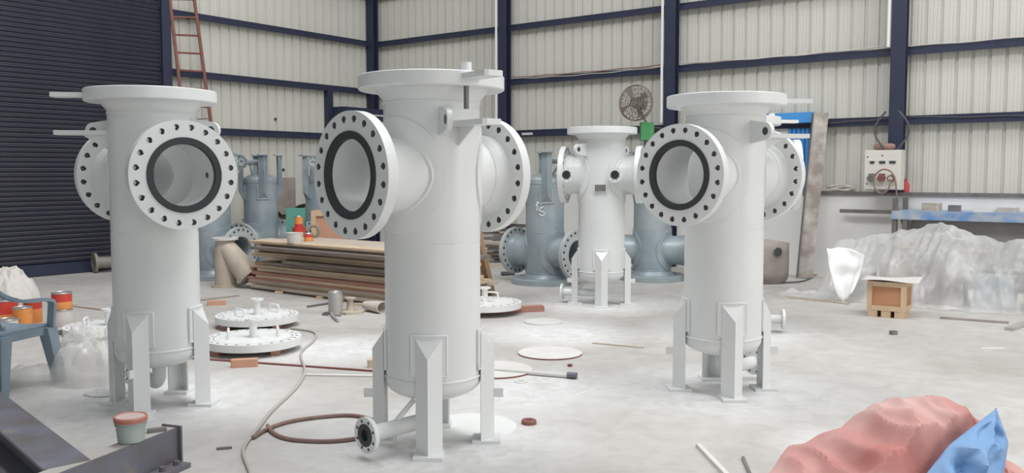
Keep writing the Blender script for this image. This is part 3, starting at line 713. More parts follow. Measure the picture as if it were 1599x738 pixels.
# beige wye fitting
q = G(353, 447); e = empty('pipe_wye', (q.x, q.y, 0)); tag(e, 'beige primed wye pipe fitting standing on its flange', 'pipe fitting')
MB().lathe([(.13, 0), (.19, 0), (.19, .028), (.14, .028)], 28).build('base_flange', BEIGE, e)
MB().lathe([(.14, .0), (.138, .52), (.12, .58), (.125, .64)], 28).build('barrel', BEIGE, e, ang=60)
MB().cyl((.02, -.02, .52), (.36, -.12, .14), .125, 24, .16).build('branch', BEIGE, e, ang=50)
MB().lathe([(.10, .62), (.17, .62), (.17, .65), (.10, .65), (.10, .5)], 28).build('mouth_flange', DISC, e)
# loose flanged pipe by the shutter
q = G(161, 424) ; e = empty('flanged_pipe', (q.x, q.y - .1, .15)); tag(e, 'short olive flanged pipe lying against the shutter', 'pipe')
Tm = Matrix.Rotation(R(-50), 4, 'Z') @ Matrix.Rotation(pi / 2, 4, 'X')
MB().lathe([(.15, .05), (.15, 0.09), (.075, .09), (.07, .0), (.07, -.2)], 24, Tm).lathe([(.15, .05), (.09, .045), (.085, -.2)], 24, Tm).build('pipe', OLIVE, e)
# ------------------------------------------------------------------ debris before the stack
q = G(524, 490); can('dented tall metal tin before the timber stack', tuple(q), .075, .24, GALV, GALV, 'metal_tin')
q = G(547, 488); e = empty('flange_part', tuple(q)); tag(e, 'brown turned flange part beside the tall tin', 'metal part')
MB().lathe([(.15, 0), (.15, .025), (.05, .03), (.035, .08), (.035, .14), (.06, .15), (.06, .165), (.001, .165)], 24).disc(.15, 0, 24, None, False).build('turned_body', BEIGE, e)
tag(MB().tube(fpath([(528, 500), (519, 492), (517, 482), (524, 474), (536, 468)], .02), .014, 8).build('bent_pipe', GALV), 'short bent pipe arching beside the tall tin', 'pipe')
q = G(588, 487); e = empty('canvas_pouch', tuple(q), -.2); tag(e, 'open canvas pouch lying left of the middle vessel', 'pouch')
MB().lathe([(.06, -.18), (.075, -.1), (.085, 0), (.095, .12), (.085, .12), (.07, 0), (.03, -.1)], 20, Matrix.Translation((0, 0, .062)) @ Matrix.Rotation(R(60), 4, 'Z') @ Matrix.Scale(.7, 4, (0, 0, 1)) @ Matrix.Rotation(pi / 2, 4, 'X')).build('sleeve', CEMENT, e)
for k in range(14):
    q = G(506 + k * 3.4 + rnd.uniform(-3, 3), 487 + rnd.uniform(-1, 8)); a_ = rnd.uniform(0, 3); d_ = Vector((cos(a_), sin(a_), 0)) * .03
    e = empty('bolt', (q.x, q.y, .011), 0); tag(e, 'dark loose bolt scattered around the tall tin', 'bolt', 'loose bolts on the floor')
    MB().cyl(-d_, d_, .008, 8).build('shank', MILL, e); MB().cyl(d_, d_ * 1.5, .013, 6).build('head', MILL, e)
rod('steel_rod', 'thin dark rod lying left of the tall tin', G(480, 480), G(512, 475), .02, .02, MILL, roundr=.012)
# ------------------------------------------------------------------ scrap behind
def curved_plate(label, p, z, r, w_, a0, a1, rz, m, t=.012, tilt=0.0):
    mm = MB(); n = 14
    for rr, fl_ in ((r, 1), (r - t, 0)):
        pass
    vs_ = []; 
    for i in range(n + 1):
        a_ = a0 + (a1 - a0) * i / n
        for rr, yy in ((r, 0), (r, w_), (r - t, w_), (r - t, 0)): vs_.append((rr * cos(a_), yy, rr * sin(a_)))
    fs = [(4 * i + k, 4 * i + (k + 1) % 4, 4 * i + 4 + (k + 1) % 4, 4 * i + 4 + k) for i in range(n) for k in range(4)] + [(3, 2, 1, 0), (4 * n, 4 * n + 1, 4 * n + 2, 4 * n + 3)]
    mn = min(v[2] for v in vs_)
    mm.add([(x, y, zz - mn) for x, y, zz in vs_], fs)
    o = mm.build('curved_plate', m, loc=(p.x, p.y, z), rz=rz); return tag(o, label, 'steel plate', 'curved scrap plates')
zz = 0
PB = Vector((-4.35, 15.15, 0))
for k in range(9):
    curved_plate('brown curved scrap plate, number %s from the floor in the pile nearer the shutter' % ORD[k], PB + Vector((.04 * (k % 3), .0, 0)), .02 + k * .095, .44, .6, R(40), R(140), .08 * (k % 3) - .1, SCRAP)
    curved_plate('brown curved scrap plate, number %s from the floor in the pile nearer the corner' % ORD[k], PB + Vector((.72 + .05 * (k % 2), .45, 0)), .02 + k * .10, .40, .6, R(40), R(140), -.06 * (k % 3), SCRAP)
q = D(437, 280, 15.95); tag(MB().prism([(-.28, -.05), (.25, -.05), (.28, .0), (.25, .05), (-.28, .05)], 0, 1.42).build('steel_plate', SCRAP, loc=(q.x, q.y, 0), smooth=False), 'flat brown plate standing behind the curved scrap', 'steel plate')
# scrap heap right of the middle vessel
rs = random.Random(11); hq = D(778, 380, 14.6)
for k in range(15):
    a_ = rs.uniform(-.5, .5); L = rs.uniform(.5, .9)
    c = Vector((hq.x + rs.uniform(-.25, .35), hq.y + rs.uniform(-.2, .3), .05 + k * .047)); d_ = Vector((cos(a_), sin(a_), rs.uniform(-.02, .02))) * L / 2
    m = MB().bar(c - d_, c + d_, .10, .035); m.bar(c - d_ + Vector((0, .04, .02)), c + d_ + Vector((0, .04, .02)), .012, .03)
    tag(m.build('angle_offcut', (MILL, SCRAP, TIMBER[2], RUST)[k % 4], smooth=False), 'offcut number %s from the floor in the dark scrap heap behind the middle vessel' % ORD[k], 'scrap', 'scrap heap offcuts')
tag(MB().bar(hq + Vector((-.1, .1, -hq.z + .78)), hq + Vector((.35, .0, -hq.z + .86)), .16, .10).build('wrapped_bundle', BAG, smooth=False), 'pale bundle lying on top of the dark scrap heap', 'bundle')
q = D(788, 360, 15.2); tag(MB().prism([(-.2, -.015), (.2, -.015), (.22, .015), (-.2, .015)], 0, .98).build('grey_plate', GALV, loc=(q.x, q.y, 0), rz=.2, smooth=False), 'grey plate standing behind the scrap heap', 'steel plate')
q = G(800, 418); block('pallet_board', 'low timber board in front of the scrap heap', (q.x - .25, q.y + .25, 0), (1.0, .16, .05), -.1, TIMBER[2], 'timber')
rod('steel_bolt', 'long bolt lying on the floor left of the chalked vessel', G(783, 430), G(803, 429), .04, .04, RUST, roundr=.03)
# curved saddle plate right
q = D(1214, 436, 11.9)
sd = MB()
def saddle(u, v, off=0):
    a_ = (u - .5) * 2.0; r_ = .36 + off; lift = .16 * max(0, 2 * u - 1.2) ** 2
    return (r_ * sin(a_), -r_ * cos(a_) + .3, .012 + lift * (1 - v) + (.58 - .05 * (2 * u - 1)) * v)
sd.grid(17, 5, lambda u, v: saddle(u, v)); 
o = sd.build('bent_plate', SCRAP, loc=(q.x - .06, q.y, 0), rz=.25); tag(o, 'bent grey brown saddle plate standing behind the right vessel', 'steel plate')
s_ = o.modifiers.new('solid', 'SOLIDIFY'); s_.thickness = .008
MB().disc(.06, 0, 18, Matrix.Translation((.02, -.082, .44)) @ Matrix.Rotation(pi / 2, 4, 'X')).build('cut_hole', DARK, o)
# ------------------------------------------------------------------ ladder
s_a, s_b = wall_s(275, UL, .45, NL), wall_s(313, UL, .45, NL)
def WLp(px, py, off):
    s_ = wall_s(px, UL, off, NL); P_ = CORNER + UL * s_ + NL * off; z = D(px, py, P_.y).z; return Vector((P_.x, P_.y, z))
e = empty('wall_ladder', WLp(320, 200, .35)); tag(e, 'red oxide steel ladder fixed high on the wall beside the shutter', 'ladder')
o_ = e.location.copy()
l0, l1 = WLp(292, 192, .35) - o_, WLp(272.5, -30, .25) - o_; r0, r1 = WLp(334, 196, .35) - o_, WLp(309.5, -30, .25) - o_
MB().cyl(l0, l0 + (l1 - l0) * 1.5, .028, 10).build('rail', REDOX, e); MB().cyl(r0, r0 + (r1 - r0) * 1.5, .028, 10).build('rail', REDOX, e)
for k in range(13):
    t = .005 + k * .124; MB().cyl(l0 + (l1 - l0) * t, r0 + (r1 - r0) * t, .017, 8).build('rung', REDOX, e)
for t in (.05, .75, 1.3):
    for a_, b_ in ((l0, l1), (r0, r1)):
        P_ = a_ + (b_ - a_) * t; MB().bar(P_, P_ - NL * .36, .03, .01).build('wall_bracket', REDOX, e, smooth=False)
# ------------------------------------------------------------------ fan
fc = D(992, 160, 13.6); e = empty('pedestal_fan', (fc.x + .17, fc.y + .1, 0)); tag(e, 'rusty caged pedestal fan with green motor box beside a column', 'fan')
o_ = e.location.copy(); fn = (Vector((-.55, -.8, .05))).normalized(); C0 = fc - o_
Fm = fn.to_track_quat('Z', 'Y').to_matrix().to_4x4(); Fm.translation = C0
cg = MB()
for rr, zz_ in ((.27, .0), (.24, .06), (.20, .085), (.16, .1), (.12, .108), (.08, .112), (.27, -.05), (.22, -.09), (.15, -.11)):
    cg.tube([Fm @ Vector((rr * cos(2 * pi * k / 32), rr * sin(2 * pi * k / 32), zz_)) for k in range(32)], .0045 if rr < .26 else .009, 5, True)
for k in range(24):
    a_ = 2 * pi * k / 24; cg.tube([Fm @ Vector((r_ * cos(a_), r_ * sin(a_), z_)) for r_, z_ in ((.05, .115), (.16, .1), (.24, .06), (.27, 0), (.27, -.05), (.22, -.09), (.08, -.12))], .0035, 4)
cg.build('cage', FANM, e)
for k in range(4):
    a_ = 2 * pi * k / 4 + .5
    MB().grid(5, 3, lambda u, v: tuple(Fm @ Vector(((.05 + .19 * u) * cos(a_ + (v - .5) * .45) , (.05 + .19 * u) * sin(a_ + (v - .5) * .45), .03 + (v - .5) * .05)))).build('blade', FANM, e)
MB().cyl(Fm @ Vector((0, 0, .07)), Fm @ Vector((0, 0, .02)), .06, 16).build('hub', FANM, e); MB().cyl(Fm @ Vector((0, 0, -.02)), Fm @ Vector((0, 0, -.26)), .085, 16).build('motor', OLIVE, e)
gb = D(1010, 205, 13.7) - o_
MB().box((gb.x, gb.y, gb.z), (.20, .16, .27)).build('switch_box', GREEN, e, smooth=False)
MB().cyl(Vector((gb.x, gb.y, 0)), Vector((gb.x, gb.y, gb.z - .13)), .045, 12).build('post', MILL, e); MB().lathe([(.22, 0), (.22, .03), (.06, .06)], 20, Matrix.Translation((gb.x, gb.y, 0))).build('foot', MILL, e)
MB().tube([Vector((gb.x, gb.y, gb.z + .12)), (Vector((gb.x, gb.y, gb.z + .12)) + C0 - fn * .12) / 2 + Vector((-.02, 0, 0)), C0 - fn * .14], .018, 8).build('neck', FANM, e)
MB().tube(smooth_path([(gb.x + .1, gb.y, gb.z + .06), (gb.x + .3, gb.y, gb.z + .03), (gb.x + .6, gb.y, gb.z - .06)], 4), .012, 6).build('power_lead', CABLEB, e)
# ------------------------------------------------------------------ electrical panel
ps = wall_s(1376, UR, .45, NR); e = empty('control_panel', CORNER + UR * ps + NR * .0, aR); tag(e, 'cream electrical panel with sockets mounted below the blue column', 'electrical panel')
zt, zb, hw = D(1376, 234, (CORNER + UR * ps + NR * .5).y).z, D(1376, 296, (CORNER + UR * ps + NR * .5).y).z, .235
MB().box((0, -.39, (zt + zb) / 2), (hw * 2, .20, zt - zb)).build('cabinet', PANEL, e, smooth=False)
MB().box((-.012, -.496, (zt + zb) / 2), (hw * 2 - .05, .012, zt - zb - .02)).build('door', PANEL, e, smooth=False)
MB().box((0, -.22, (zt + zb) / 2), (.2, .15, .2)).build('mounting_bracket', MILL, e, smooth=False)
hh = zt - zb
for k, x in enumerate((-.13, .0, .13)):
    MB().box((x, -.506, zb + hh * .69), (.055 + .02 * (k > 0), .012, .035)).build('meter', DARK, e, smooth=False); MB().box((x, -.505, zb + hh * .73), (.10, .008, .018)).build('meter_bezel', CANW, e, smooth=False)
    sk = MB().cyl((x, -.50, zb + hh * .30), (x, -.58, zb + hh * .28), .045, 16).build('socket', (MILL, REDOX, REDOX)[k], e); MB().box((x, -.508, zb + hh * .36), (.08, .012, .05)).build('socket_plate', (MILL, REDOX, CANW)[k], sk, smooth=False)
    if k == 2: MB().cyl((x, -.58, zb + hh * .28), (x, -.585, zb + hh * .28), .030, 16).build('plug_face', CANW, sk)
for x, zz_ in ((-.19, .83), (-.19, .15), (0, .86)): MB().cyl((x, -.50, zb + hh * zz_), (x, -.508, zb + hh * zz_), .010, 8).build('lock', DARK, e)
MB().tube(smooth_path([(.13, -.60, zb + hh * .28), (.12, -.62, zb + .02), (.03, -.62, zb - .05), (-.06, -.62, zb + .03), (-.06, -.62, zb + .18), (.03, -.62, zb + .27), (.14, -.61, zb + .24), (.20, -.6, zb + .1), (.23, -.6, zb - .2), (.30, -.6, zb - .45)], 6), .011, 7).build('lead', HOSE, e)
q = CORNER + UR * ps + NR * .4
tag(MB().lathe([(.001, 0), (.035, 0), (.045, .05), (.045, .22), (.03, .27), (.001, .28)], 16, Matrix.Translation((0, 0, .0)) @ Matrix.Rotation(aR, 4, 'Z') @ Matrix.Translation((-.14, 0, .046)) @ Matrix.Rotation(pi / 2, 4, 'Y')).build('wrapped_bottle', mat('dull_pink', (.33, .20, .17), .7), loc=(q.x, q.y, zt + .001)), 'dull reddish bottle lying on top of the electrical panel', 'bottle')
# red bottle on the dado
def on_wall(px, off, z): s_ = wall_s(px, UR, off, NR); P_ = CORNER + UR * s_ + NR * off; return Vector((P_.x, P_.y, z))
# leaning steel channel at the blue door
a, b = on_wall(1258, .55, 0), on_wall(1277, .30, 2.35)
e = empty('steel_channel', a); tag(e, 'tall mottled steel channel leaning beside the blue door', 'steel channel')
ch = MB(); d_ = b - a; ch.bar((0, 0, 0.02), d_, .22, .012, up=(0, -1, .1)); o = ch.build('web', mat('mottled_steel', (.30, .255, .225), .6, col2=(.56, .52, .48), scale=4, metal=.1, amt=.25), e, smooth=False)
xx = Vector((1, .25, 0)).normalized()
for sg in (-1, 1): MB().bar(Vector((0, 0, .02)) + xx * sg * .11 + Vector((.0, .03, 0)), d_ + xx * sg * .11 + Vector((0, .03, 0)), .012, .07, up=(0, -1, .1)).build('flange', MILL, e, smooth=False)
q = on_wall(1411, .06, 1.236)
e = empty('red_bottle', q); tag(e, 'small red bottle standing on the wall ledge by the panel', 'bottle')
MB().lathe([(.05, 0), (.052, .10), (.04, .13), (.018, .14), (.018, .17), (.001, .17)], 16).disc(.05, 0, 16, None, False).build('body', REDPL, e); MB().cyl((0, 0, .165), (0, 0, .185), .02, 10).build('cap', REDPL, e)
tag(MB().tube(smooth_path([on_wall(x, .05 + .05 * (k % 2), 1.25 + dz) for k, (x, dz) in enumerate(((1270, 0), (1290, .0), (1305, .03), (1320, .06), (1330, .02), (1318, .0), (1300, .02), (1290, .05), (1312, .08), (1334, .03), (1300, .0)))], 5), .013, 6).build('coiled_cable', CABLEP), 'pale cable coil lying on the ledge by the steel channel', 'cable')
rod('wall_rail', 'grey rail lying along the white wall under the panel', on_wall(1311, .25, .94), on_wall(1393, .25, .94), .05, .05, MILL)
# ------------------------------------------------------------------ workbench
bs0 = wall_s(1393, UR, .75, NR); e = empty('workbench', CORNER + UR * bs0, aR); tag(e, 'long blue edged steel workbench against the white wall', 'workbench'); BL = 4.2; BZ = .98
MB().box((BL / 2, -.48, BZ), (BL, .62, .05)).build('top', BLUEP, e, smooth=False)
MB().box((BL / 2, -.80, BZ - .03), (BL, .02, .11)).build('front_edge', BLUEP, e, smooth=False)
MB().box((BL / 2 + .12, -.62, BZ - .40), (BL - .2, .02, .62)).build('apron_sheet', mat('dull_grey_sheet', (.24, .23, .22), .6, col2=(.33, .32, .31), scale=3), e, smooth=False)
for x in (.03, .16, 2.25, BL - .05):
    for y in (-.76, -.22): MB().box((x, y, BZ / 2 + (.1 if x < .1 else -.012)), (.06, .06, BZ - .025 + (.2 if x < .1 else 0))).build('leg', MILL, e, smooth=False)
bt = BZ + .0255
def onb(x, y): return Matrix.Translation(CORNER + UR * bs0) @ Matrix.Rotation(aR, 4, 'Z') @ Vector((x, y, bt))
for k, (x, y, d_, m_, lb_, nm) in enumerate(((.42, -.5, (.22, .12, .10), TIMBER[2], 'brown lump of scrap on the bench left end', 'scrap_lump'), (.70, -.55, (.14, .10, .08), MILL, 'dark small tool on the bench', 'hand_tool'), (1.05, -.5, (.30, .04, .03), CANW, 'pale thin rod tool on the bench', 'hand_tool'), (1.3, -.5, (.22, .13, .06), CEMENT, 'crumpled tan glove lying on the bench middle', 'glove'), (1.75, -.52, (.5, .05, .03), CABLEP, 'pale bar lying on the bench', 'steel_bar'), (2.62, -.5, (.26, .16, .05), BAG, 'pale cloth on the bench right end', 'cloth'))):
    block(nm, lb_, tuple(onb(x, y)), d_, aR + .3 * (k % 3 - 1), m_, 'tool')
q = onb(2.15, -.62); e = empty('bench_vice', q, aR); tag(e, 'rusty red bench vice on the front edge of the bench', 'vice')
MB().box((0, .05, .03), (.16, .2, .06)).build('base', REDOX, e, smooth=False); MB().box((0, .02, .12), (.09, .10, .12)).build('fixed_jaw', REDOX, e, smooth=False); MB().box((0, -.12, .11), (.09, .06, .12)).build('moving_jaw', REDOX, e, smooth=False)
MB().cyl((0, -.25, .09), (0, .0, .09), .018, 10).build('screw', MILL, e); MB().cyl((-.1, -.245, .09), (.1, -.245, .09), .008, 8).build('handle', MILL, e)
# ------------------------------------------------------------------ plastic covered pile
def lin(pts, x):
    for (x0, y0), (x1, y1) in zip(pts, pts[1:]):
        if x <= x1: t = max(0, (x - x0) / (x1 - x0)); return y0 + (y1 - y0) * t
    return pts[-1][1]
# the pile lies parallel to the right wall; crest heights and front heights along its length (metres from its left end)
PC0 = Vector((3.93, 11.0, 0)); PLEN = 2.75
CREST = [(0, .52), (.10, .64), (.35, .68), (.95, .83), (1.32, .92), (1.70, .78), (2.0, .735), (2.4, .78), (2.8, .76)]
FRONT = [(0, .36), (.3, .34), (.6, .44), (.85, .58), (1.1, .50), (1.35, .60), (1.7, .46), (1.95, .42), (2.3, .58), (2.8, .60)]
def pile(u, v):
    s_ = PLEN * u; d_ = -.32 + 1.0 * v
    c_, f_ = lin(CREST, s_), lin(FRONT, s_)
    if d_ < 0: h_ = c_ * (1 + d_ * 1.6)
    elif d_ < .28: t = 1 - d_ / .28; h_ = f_ + (c_ - f_) * t ** 1.2
    else: t = max(0, 1 - (d_ - .28) / .36); h_ = f_ * t ** 1.35
    fold = abs(noise.noise(Vector((s_ * 3.4, d_ * 1.6, 2.0)))); fold2 = abs(noise.noise(Vector((s_ * 7 + d_ * 3, d_ * 3.0, 7.0)))); cr = abs(noise.noise(Vector((s_ * 13, d_ * 13, 4.0))))
    amp = min(1, h_ * 2.5)
    h_ += amp * (.05 - .20 * fold) * (1 if d_ > .1 else .3) + amp * (.025 - .09 * fold2) * (1 if d_ > .05 else .5) + (.006 - .02 * cr) * amp
    side = min(1, u / .04); h_ = h_ * side ** .6
    do = d_ + (.14 * noise.noise(Vector((s_ * 2.5, 3, 0))) + .16 * (.25 - fold)) * max(0, v - .5) * 1.6
    P_ = PC0 + UR * s_ + NR * do
    return (P_.x, P_.y, max(.004 + .03 * cr * (1 - side * .5), h_))
pl = MB().grid(180, 84, pile).build('plastic_sheet', PLAST, ang=28); tag(pl, 'crumpled translucent plastic sheet draped over a pile by the bench', 'plastic sheet')
for k in range(5):
    s_ = .40 + k * .5; P_ = PC0 + UR * s_ + NR * .12
    block('covered_box', ['leftmost grey box under the plastic sheet', 'second box from the left under the plastic sheet', 'middle box under the plastic sheet', 'second box from the right under the plastic sheet', 'rightmost box under the plastic sheet'][k], (P_.x, P_.y, 0), (.40, .36, (.30, .44, .42, .36, .46)[k]), aR, (GALV, SCRAP, MILL, GREYP, TIMBER[2])[k], 'box')
rod('wood_strip', 'thin wooden strip lying across the plastic sheet', D(1400, 386, 10.36), D(1553, 393, 9.90), .03, .02, TIMBER[2], 'strip')
# white hanging piece of foil in front of the pile
fq = G(1318, 473)
def foil(u, v):
    wdt = .17 + .30 * v ** .6
    return (fq.x + (u - .5) * wdt + .07 * v, fq.y - .02 + .16 * v + .05 * sin(u * 7) * v + .04 * noise.noise(Vector((u * 4, v * 4, 1))), max(.006, .008 + (.66 - .10 * u) * v ** .8 * (1 - .07 * (2 * u - 1) ** 2) + .10 * (1 - v) * abs(2 * u - .8)) + .05 * v * noise.noise(Vector((u * 3, v * 3, 7))))
o = MB().grid(20, 20, foil).build('foam_sheet', mat('white_foam_sheet', (.86, .87, .87), .5), ang=180); tag(o, 'bright white foam sheet slumped at the left of the plastic pile', 'foam sheet')
o.modifiers.new('solid', 'SOLIDIFY').thickness = .006
# loose plastic and strips at its foot
q = G(1270, 462)
def scrapf(u, v): return (q.x + (u - .5) * .9, q.y + (v - .5) * .5 + .1 * sin(u * 7), max(.004, .05 + .09 * noise.noise(Vector((u * 6, v * 5, 3)))) * (4 * u * (1 - u)) * (4 * v * (1 - v)) + .003)
tag(MB().grid(36, 22, scrapf).build('plastic_film', PLAST, ang=180), 'loose plastic film on the floor left of the covered pile', 'plastic film')
rod('floor_plank', 'long grey strip on the floor before the plastic pile', G(1228, 464), G(1325, 475), .07, .02, TIMBER[2], 'strip'); rod('steel_flat', 'dark flat on the floor at the right before the plastic', G(1468, 497), G(1575, 505), .05, .02, SCRAP); rod('steel_flat', 'pale bar end at the right edge of the picture', G(1575, 516), G(1660, 488), .08, .03, GALV)
rod('yellow_bar', 'thin yellowish bar on the floor behind the right vessel', G(1243, 428), G(1275, 431), .03, .03, CRATEW)
tag(MB().tube(fpath([(1215, 441), (1245, 440), (1262, 436), (1268, 431), (1255, 428)], .01), .012, 6).build('floor_cable', CABLEB), 'dark cable on the floor near the saddle plate', 'cable')
q = G(1401, 497)
cr = crate('small orange wooden crate with pale top before the plastic pile', (q.x, q.y + .20, 0), -.60, (.38, .34, .30), CRATEB, CRATEW, bm=.05)
o = MB().grid(14, 10, lambda u, v: (q.x + .02 + (u - .5) * .56 * .88 + (v - .5) * .22, q.y + .19 - (u - .5) * .24 + (v - .5) * .38, .390 + .010 * sin(u * 5 + v * 3))).build('paper_sheet', DISC, ang=180); o.modifiers.new('solid', 'SOLIDIFY').thickness = .008; tag(o, 'pale sheet of card laid on the small crate', 'card')
tag(MB().prism([(-.1, -.03), (.12, -.02), (.1, .03), (-.08, .02)], 0, .006).build('floor_scrap', DISC, loc=tuple(G(1548, 544)), smooth=False), 'small pale flat scrap alone on the floor at right', 'scrap')
# ------------------------------------------------------------------ tarpaulin
TARP = mat('red_tarp', (.50, .19, .17), .62, col2=(.64, .43, .40), scale=2.2, amt=.4, bump=.15, bscale=60)
TARPB = mat('blue_tarp', (.15, .31, .58), .55, col2=(.22, .39, .64), scale=4, bump=.15, bscale=50)
def tsil(X):   # ridge height of the heap along x
    return lin([(1.0, .0), (1.15, .01), (1.25, .045), (1.39, .12), (1.6, .20), (1.72, .32), (1.83, .385), (2.1, .375), (2.25, .32), (2.33, .28), (2.42, .18), (2.5, .08), (2.6, .01)], X)
BACK = [(1.0, 4.05), (1.25, 4.22), (1.5, 4.40), (1.8, 4.62), (2.3, 4.66), (2.6, 4.4)]
def tarp(u, v):
    X = 1.05 + 1.5 * u; YB = lin(BACK, X); Y = 3.40 + (YB - 3.40) * v; YC = min(4.25, YB - .06)
    zc_ = tsil(X + .12 * noise.noise(Vector((X * 2, Y * 2, 8))))
    if Y > YC: t = min(1, max(0, 1 - (Y - YC) / max(.05, YB - YC))); prof = t * t * (3 - 2 * t)
    else: prof = max(.1, 1 - (YC - Y) * .62)
    p3 = Vector((X, Y, 4)); r1_ = abs(noise.noise(p3 * 3.2)); r2_ = abs(noise.noise(Vector((X * 6 + Y * 3, Y * 4, 1)))); r3_ = noise.noise(p3 * 14)
    a_ = min(1, zc_ * 6) * (1 if prof > .03 else prof / .03)
    h_ = zc_ * prof + a_ * ((.05 - .24 * r1_) * (1.0 - .75 * prof) + (.022 - .09 * r2_)) + .006 * r3_ * a_
    # the heap falls away under the folded blue side
    ex, ey = .50 / .583, .30 / .583; dl = (X - 1.74) * ey - (Y - 3.90) * ex
    if dl > 0: h_ *= 1 - .65 * min(1, dl / .07)
    # a sharp overlapping pleat
    dpl = (X - 2.07) * .8 - (Y - 4.0) * .6
    if 0 < dpl < .22 and Y < 4.2: h_ -= .07 * (1 - dpl / .22) * a_
    return (X + .03 * noise.noise(p3 * 5), Y + .03 * noise.noise(p3 * 4), max(.004 + .003 * r3_, h_))
o = MB().grid(130, 104, tarp).build('tarpaulin', TARP, ang=32); tag(o, 'crumpled faded red tarpaulin heap with blue underside folded over', 'tarpaulin')
A_, B_, C_, D_ = D(1436, 752, 3.82), D(1483, 693, 3.93), D(1556, 637, 4.14), D(1560, 790, 3.70)
E_ = D(1575, 690, 4.04)
def flap(u, v):
    P0 = A_.lerp(B_, v * 2) if v < .5 else B_.lerp(C_, v * 2 - 1)
    P1 = D_.lerp(E_, v * 2) if v < .5 else E_.lerp(C_, v * 2 - 1)
    P_ = P0.lerp(P1, u); b_ = sin(pi * u) * min(1, 2.2 * (1 - v)); n3 = noise.noise(Vector((u * 2.5, v * 3, 5))); n4 = abs(noise.noise(Vector((u * 2.2 + v * 3, v * 2.5 - u, 9)))); n5 = abs(noise.noise(Vector((u * 6, v * 6, 2))))
    return P_ + Vector((0, -.13, .015)) * b_ + Vector((0, -.08, .02)) * n3 * b_ + Vector((0, .16, -.02)) * n4 * b_ + Vector((0, .03, 0)) * n5 * b_
o2 = MB().grid(40, 40, flap).build('folded_underside', TARPB, o, ang=30); o2.modifiers.new('solid', 'SOLIDIFY').thickness = .004
# ------------------------------------------------------------------ foreground beams with tub
def hbeam(label, a, b, h_=.25, wf=.20, tf=.013, tw=.009, plate=False):
    a, b = Vector((a.x, a.y, 0)), Vector((b.x, b.y, 0)); d_ = b - a; L = d_.length
    e = empty('steel_beam', a, atan2(d_.y, d_.x)); tag(e, label, 'steel beam')
    MB().box((L / 2, 0, tf / 2), (L, wf, tf)).build('bottom_flange', RUST, e, smooth=False); MB().box((L / 2, 0, h_ - tf / 2), (L, wf, tf)).build('top_flange', RUST, e, smooth=False)
    MB().box((L / 2, 0, h_ / 2), (L, tw, h_ - 2 * tf)).build('web', RUST, e, smooth=False); return e
HB = .19
DUST = mat('dusty_flange', (.46, .44, .41), .75, col2=(.38, .36, .34), scale=9)
P0, P1 = G(277, 667, HB), G(92, 739, HB); P0.z = P1.z = 0; dv = (P1 - P0).normalized(); P1 = P1 + dv * .5; Lb = (P1 - P0).length
e = empty('steel_channel_beam', P0, atan2(dv.y, dv.x)); tag(e, 'dark rusty channel beam carrying the tub in the left foreground', 'steel beam')
# local +x runs towards the camera, local -y is away from the open floor
sy = -1 if (Matrix.Rotation(atan2(dv.y, dv.x), 3, 'Z') @ Vector((0, -1, 0))).y > 0 else 1
MB().box((Lb / 2, sy * .005, HB / 2), (Lb, .010, HB)).build('web', RUST, e, smooth=False)
MB().box((Lb / 2, sy * .05, HB - .007), (Lb, .09, .012)).build('top_flange', DUST, e, smooth=False)
MB().box((Lb / 2, sy * .05, .006), (Lb, .09, .012)).build('bottom_flange', RUST, e, smooth=False)
MB().box((-.006, sy * .04, HB / 2 + .004), (.012, .12, HB + .008)).build('end_plate', RUST, e, smooth=False)
MB().box((.14, -sy * .05, .012), (.24, .09, .024)).build('splice_plate', RUST, e, smooth=False)
for x in (.07, .17): MB().cyl((x, -sy * .05, .024), (x, -sy * .05, .045), .016, 6).build('bolt_head', RUST, e)
fa, fb, na = G(0, 610, HB), G(140, 716, HB), G(0, 672, HB)
dv = (fb - fa).normalized(); wv = (na - fa) - dv * (na - fa).dot(dv); wf_ = wv.length
b2a, b2b = fa + wv / 2 - dv * .7, fb + wv / 2 + dv * .02
hbeam('dark rusty steel beam crossing the bottom left corner below the chair', b2a, b2b, h_=HB, wf=min(wf_, .3))
q = G(205, 688, HB); e = empty('putty_tub', (q.x, q.y, HB)); tag(e, 'small grey green tub with red lid on the rusty beam', 'tub')
MB().lathe([(.055, 0), (.060, .003), (.071, .105), (.074, .108), (.074, .115)], 28).disc(.056, 0, 28, None, False).build('body', BUCK, e)
MB().lathe([(.077, .100), (.079, .118), (.073, .126), (.066, .121)], 28).build('lid_rim', LIDR, e); MB().disc(.067, .1215, 28).build('lid', mat('dusty_pink', (.52, .40, .37), .7, col2=(.58, .48, .45), scale=12), e)
MB().tube([(.0715 * cos(a_), .0715 * sin(a_), .085) for a_ in [2 * pi * k / 24 for k in range(24)]], .003, 5, True).build('rim_band', BUCK, e)
q = G(245, 673, HB); block('steel_scrap', 'dark folded steel scrap on the beam beside the tub', (q.x, q.y, HB), (.09, .035, .016), .5, MILL, 'scrap')
rod('steel_angle', 'rusty flat bar on the floor behind the bubble wrap', G(92, 552), G(175, 540), .02, .09, RUST)
# ------------------------------------------------------------------ plastic chair
cq = G(38, 616); e = empty('plastic_chair', (cq.x - .30, cq.y + .22, 0), R(75)); tag(e, 'blue grey plastic armchair at the left edge of the picture', 'chair')
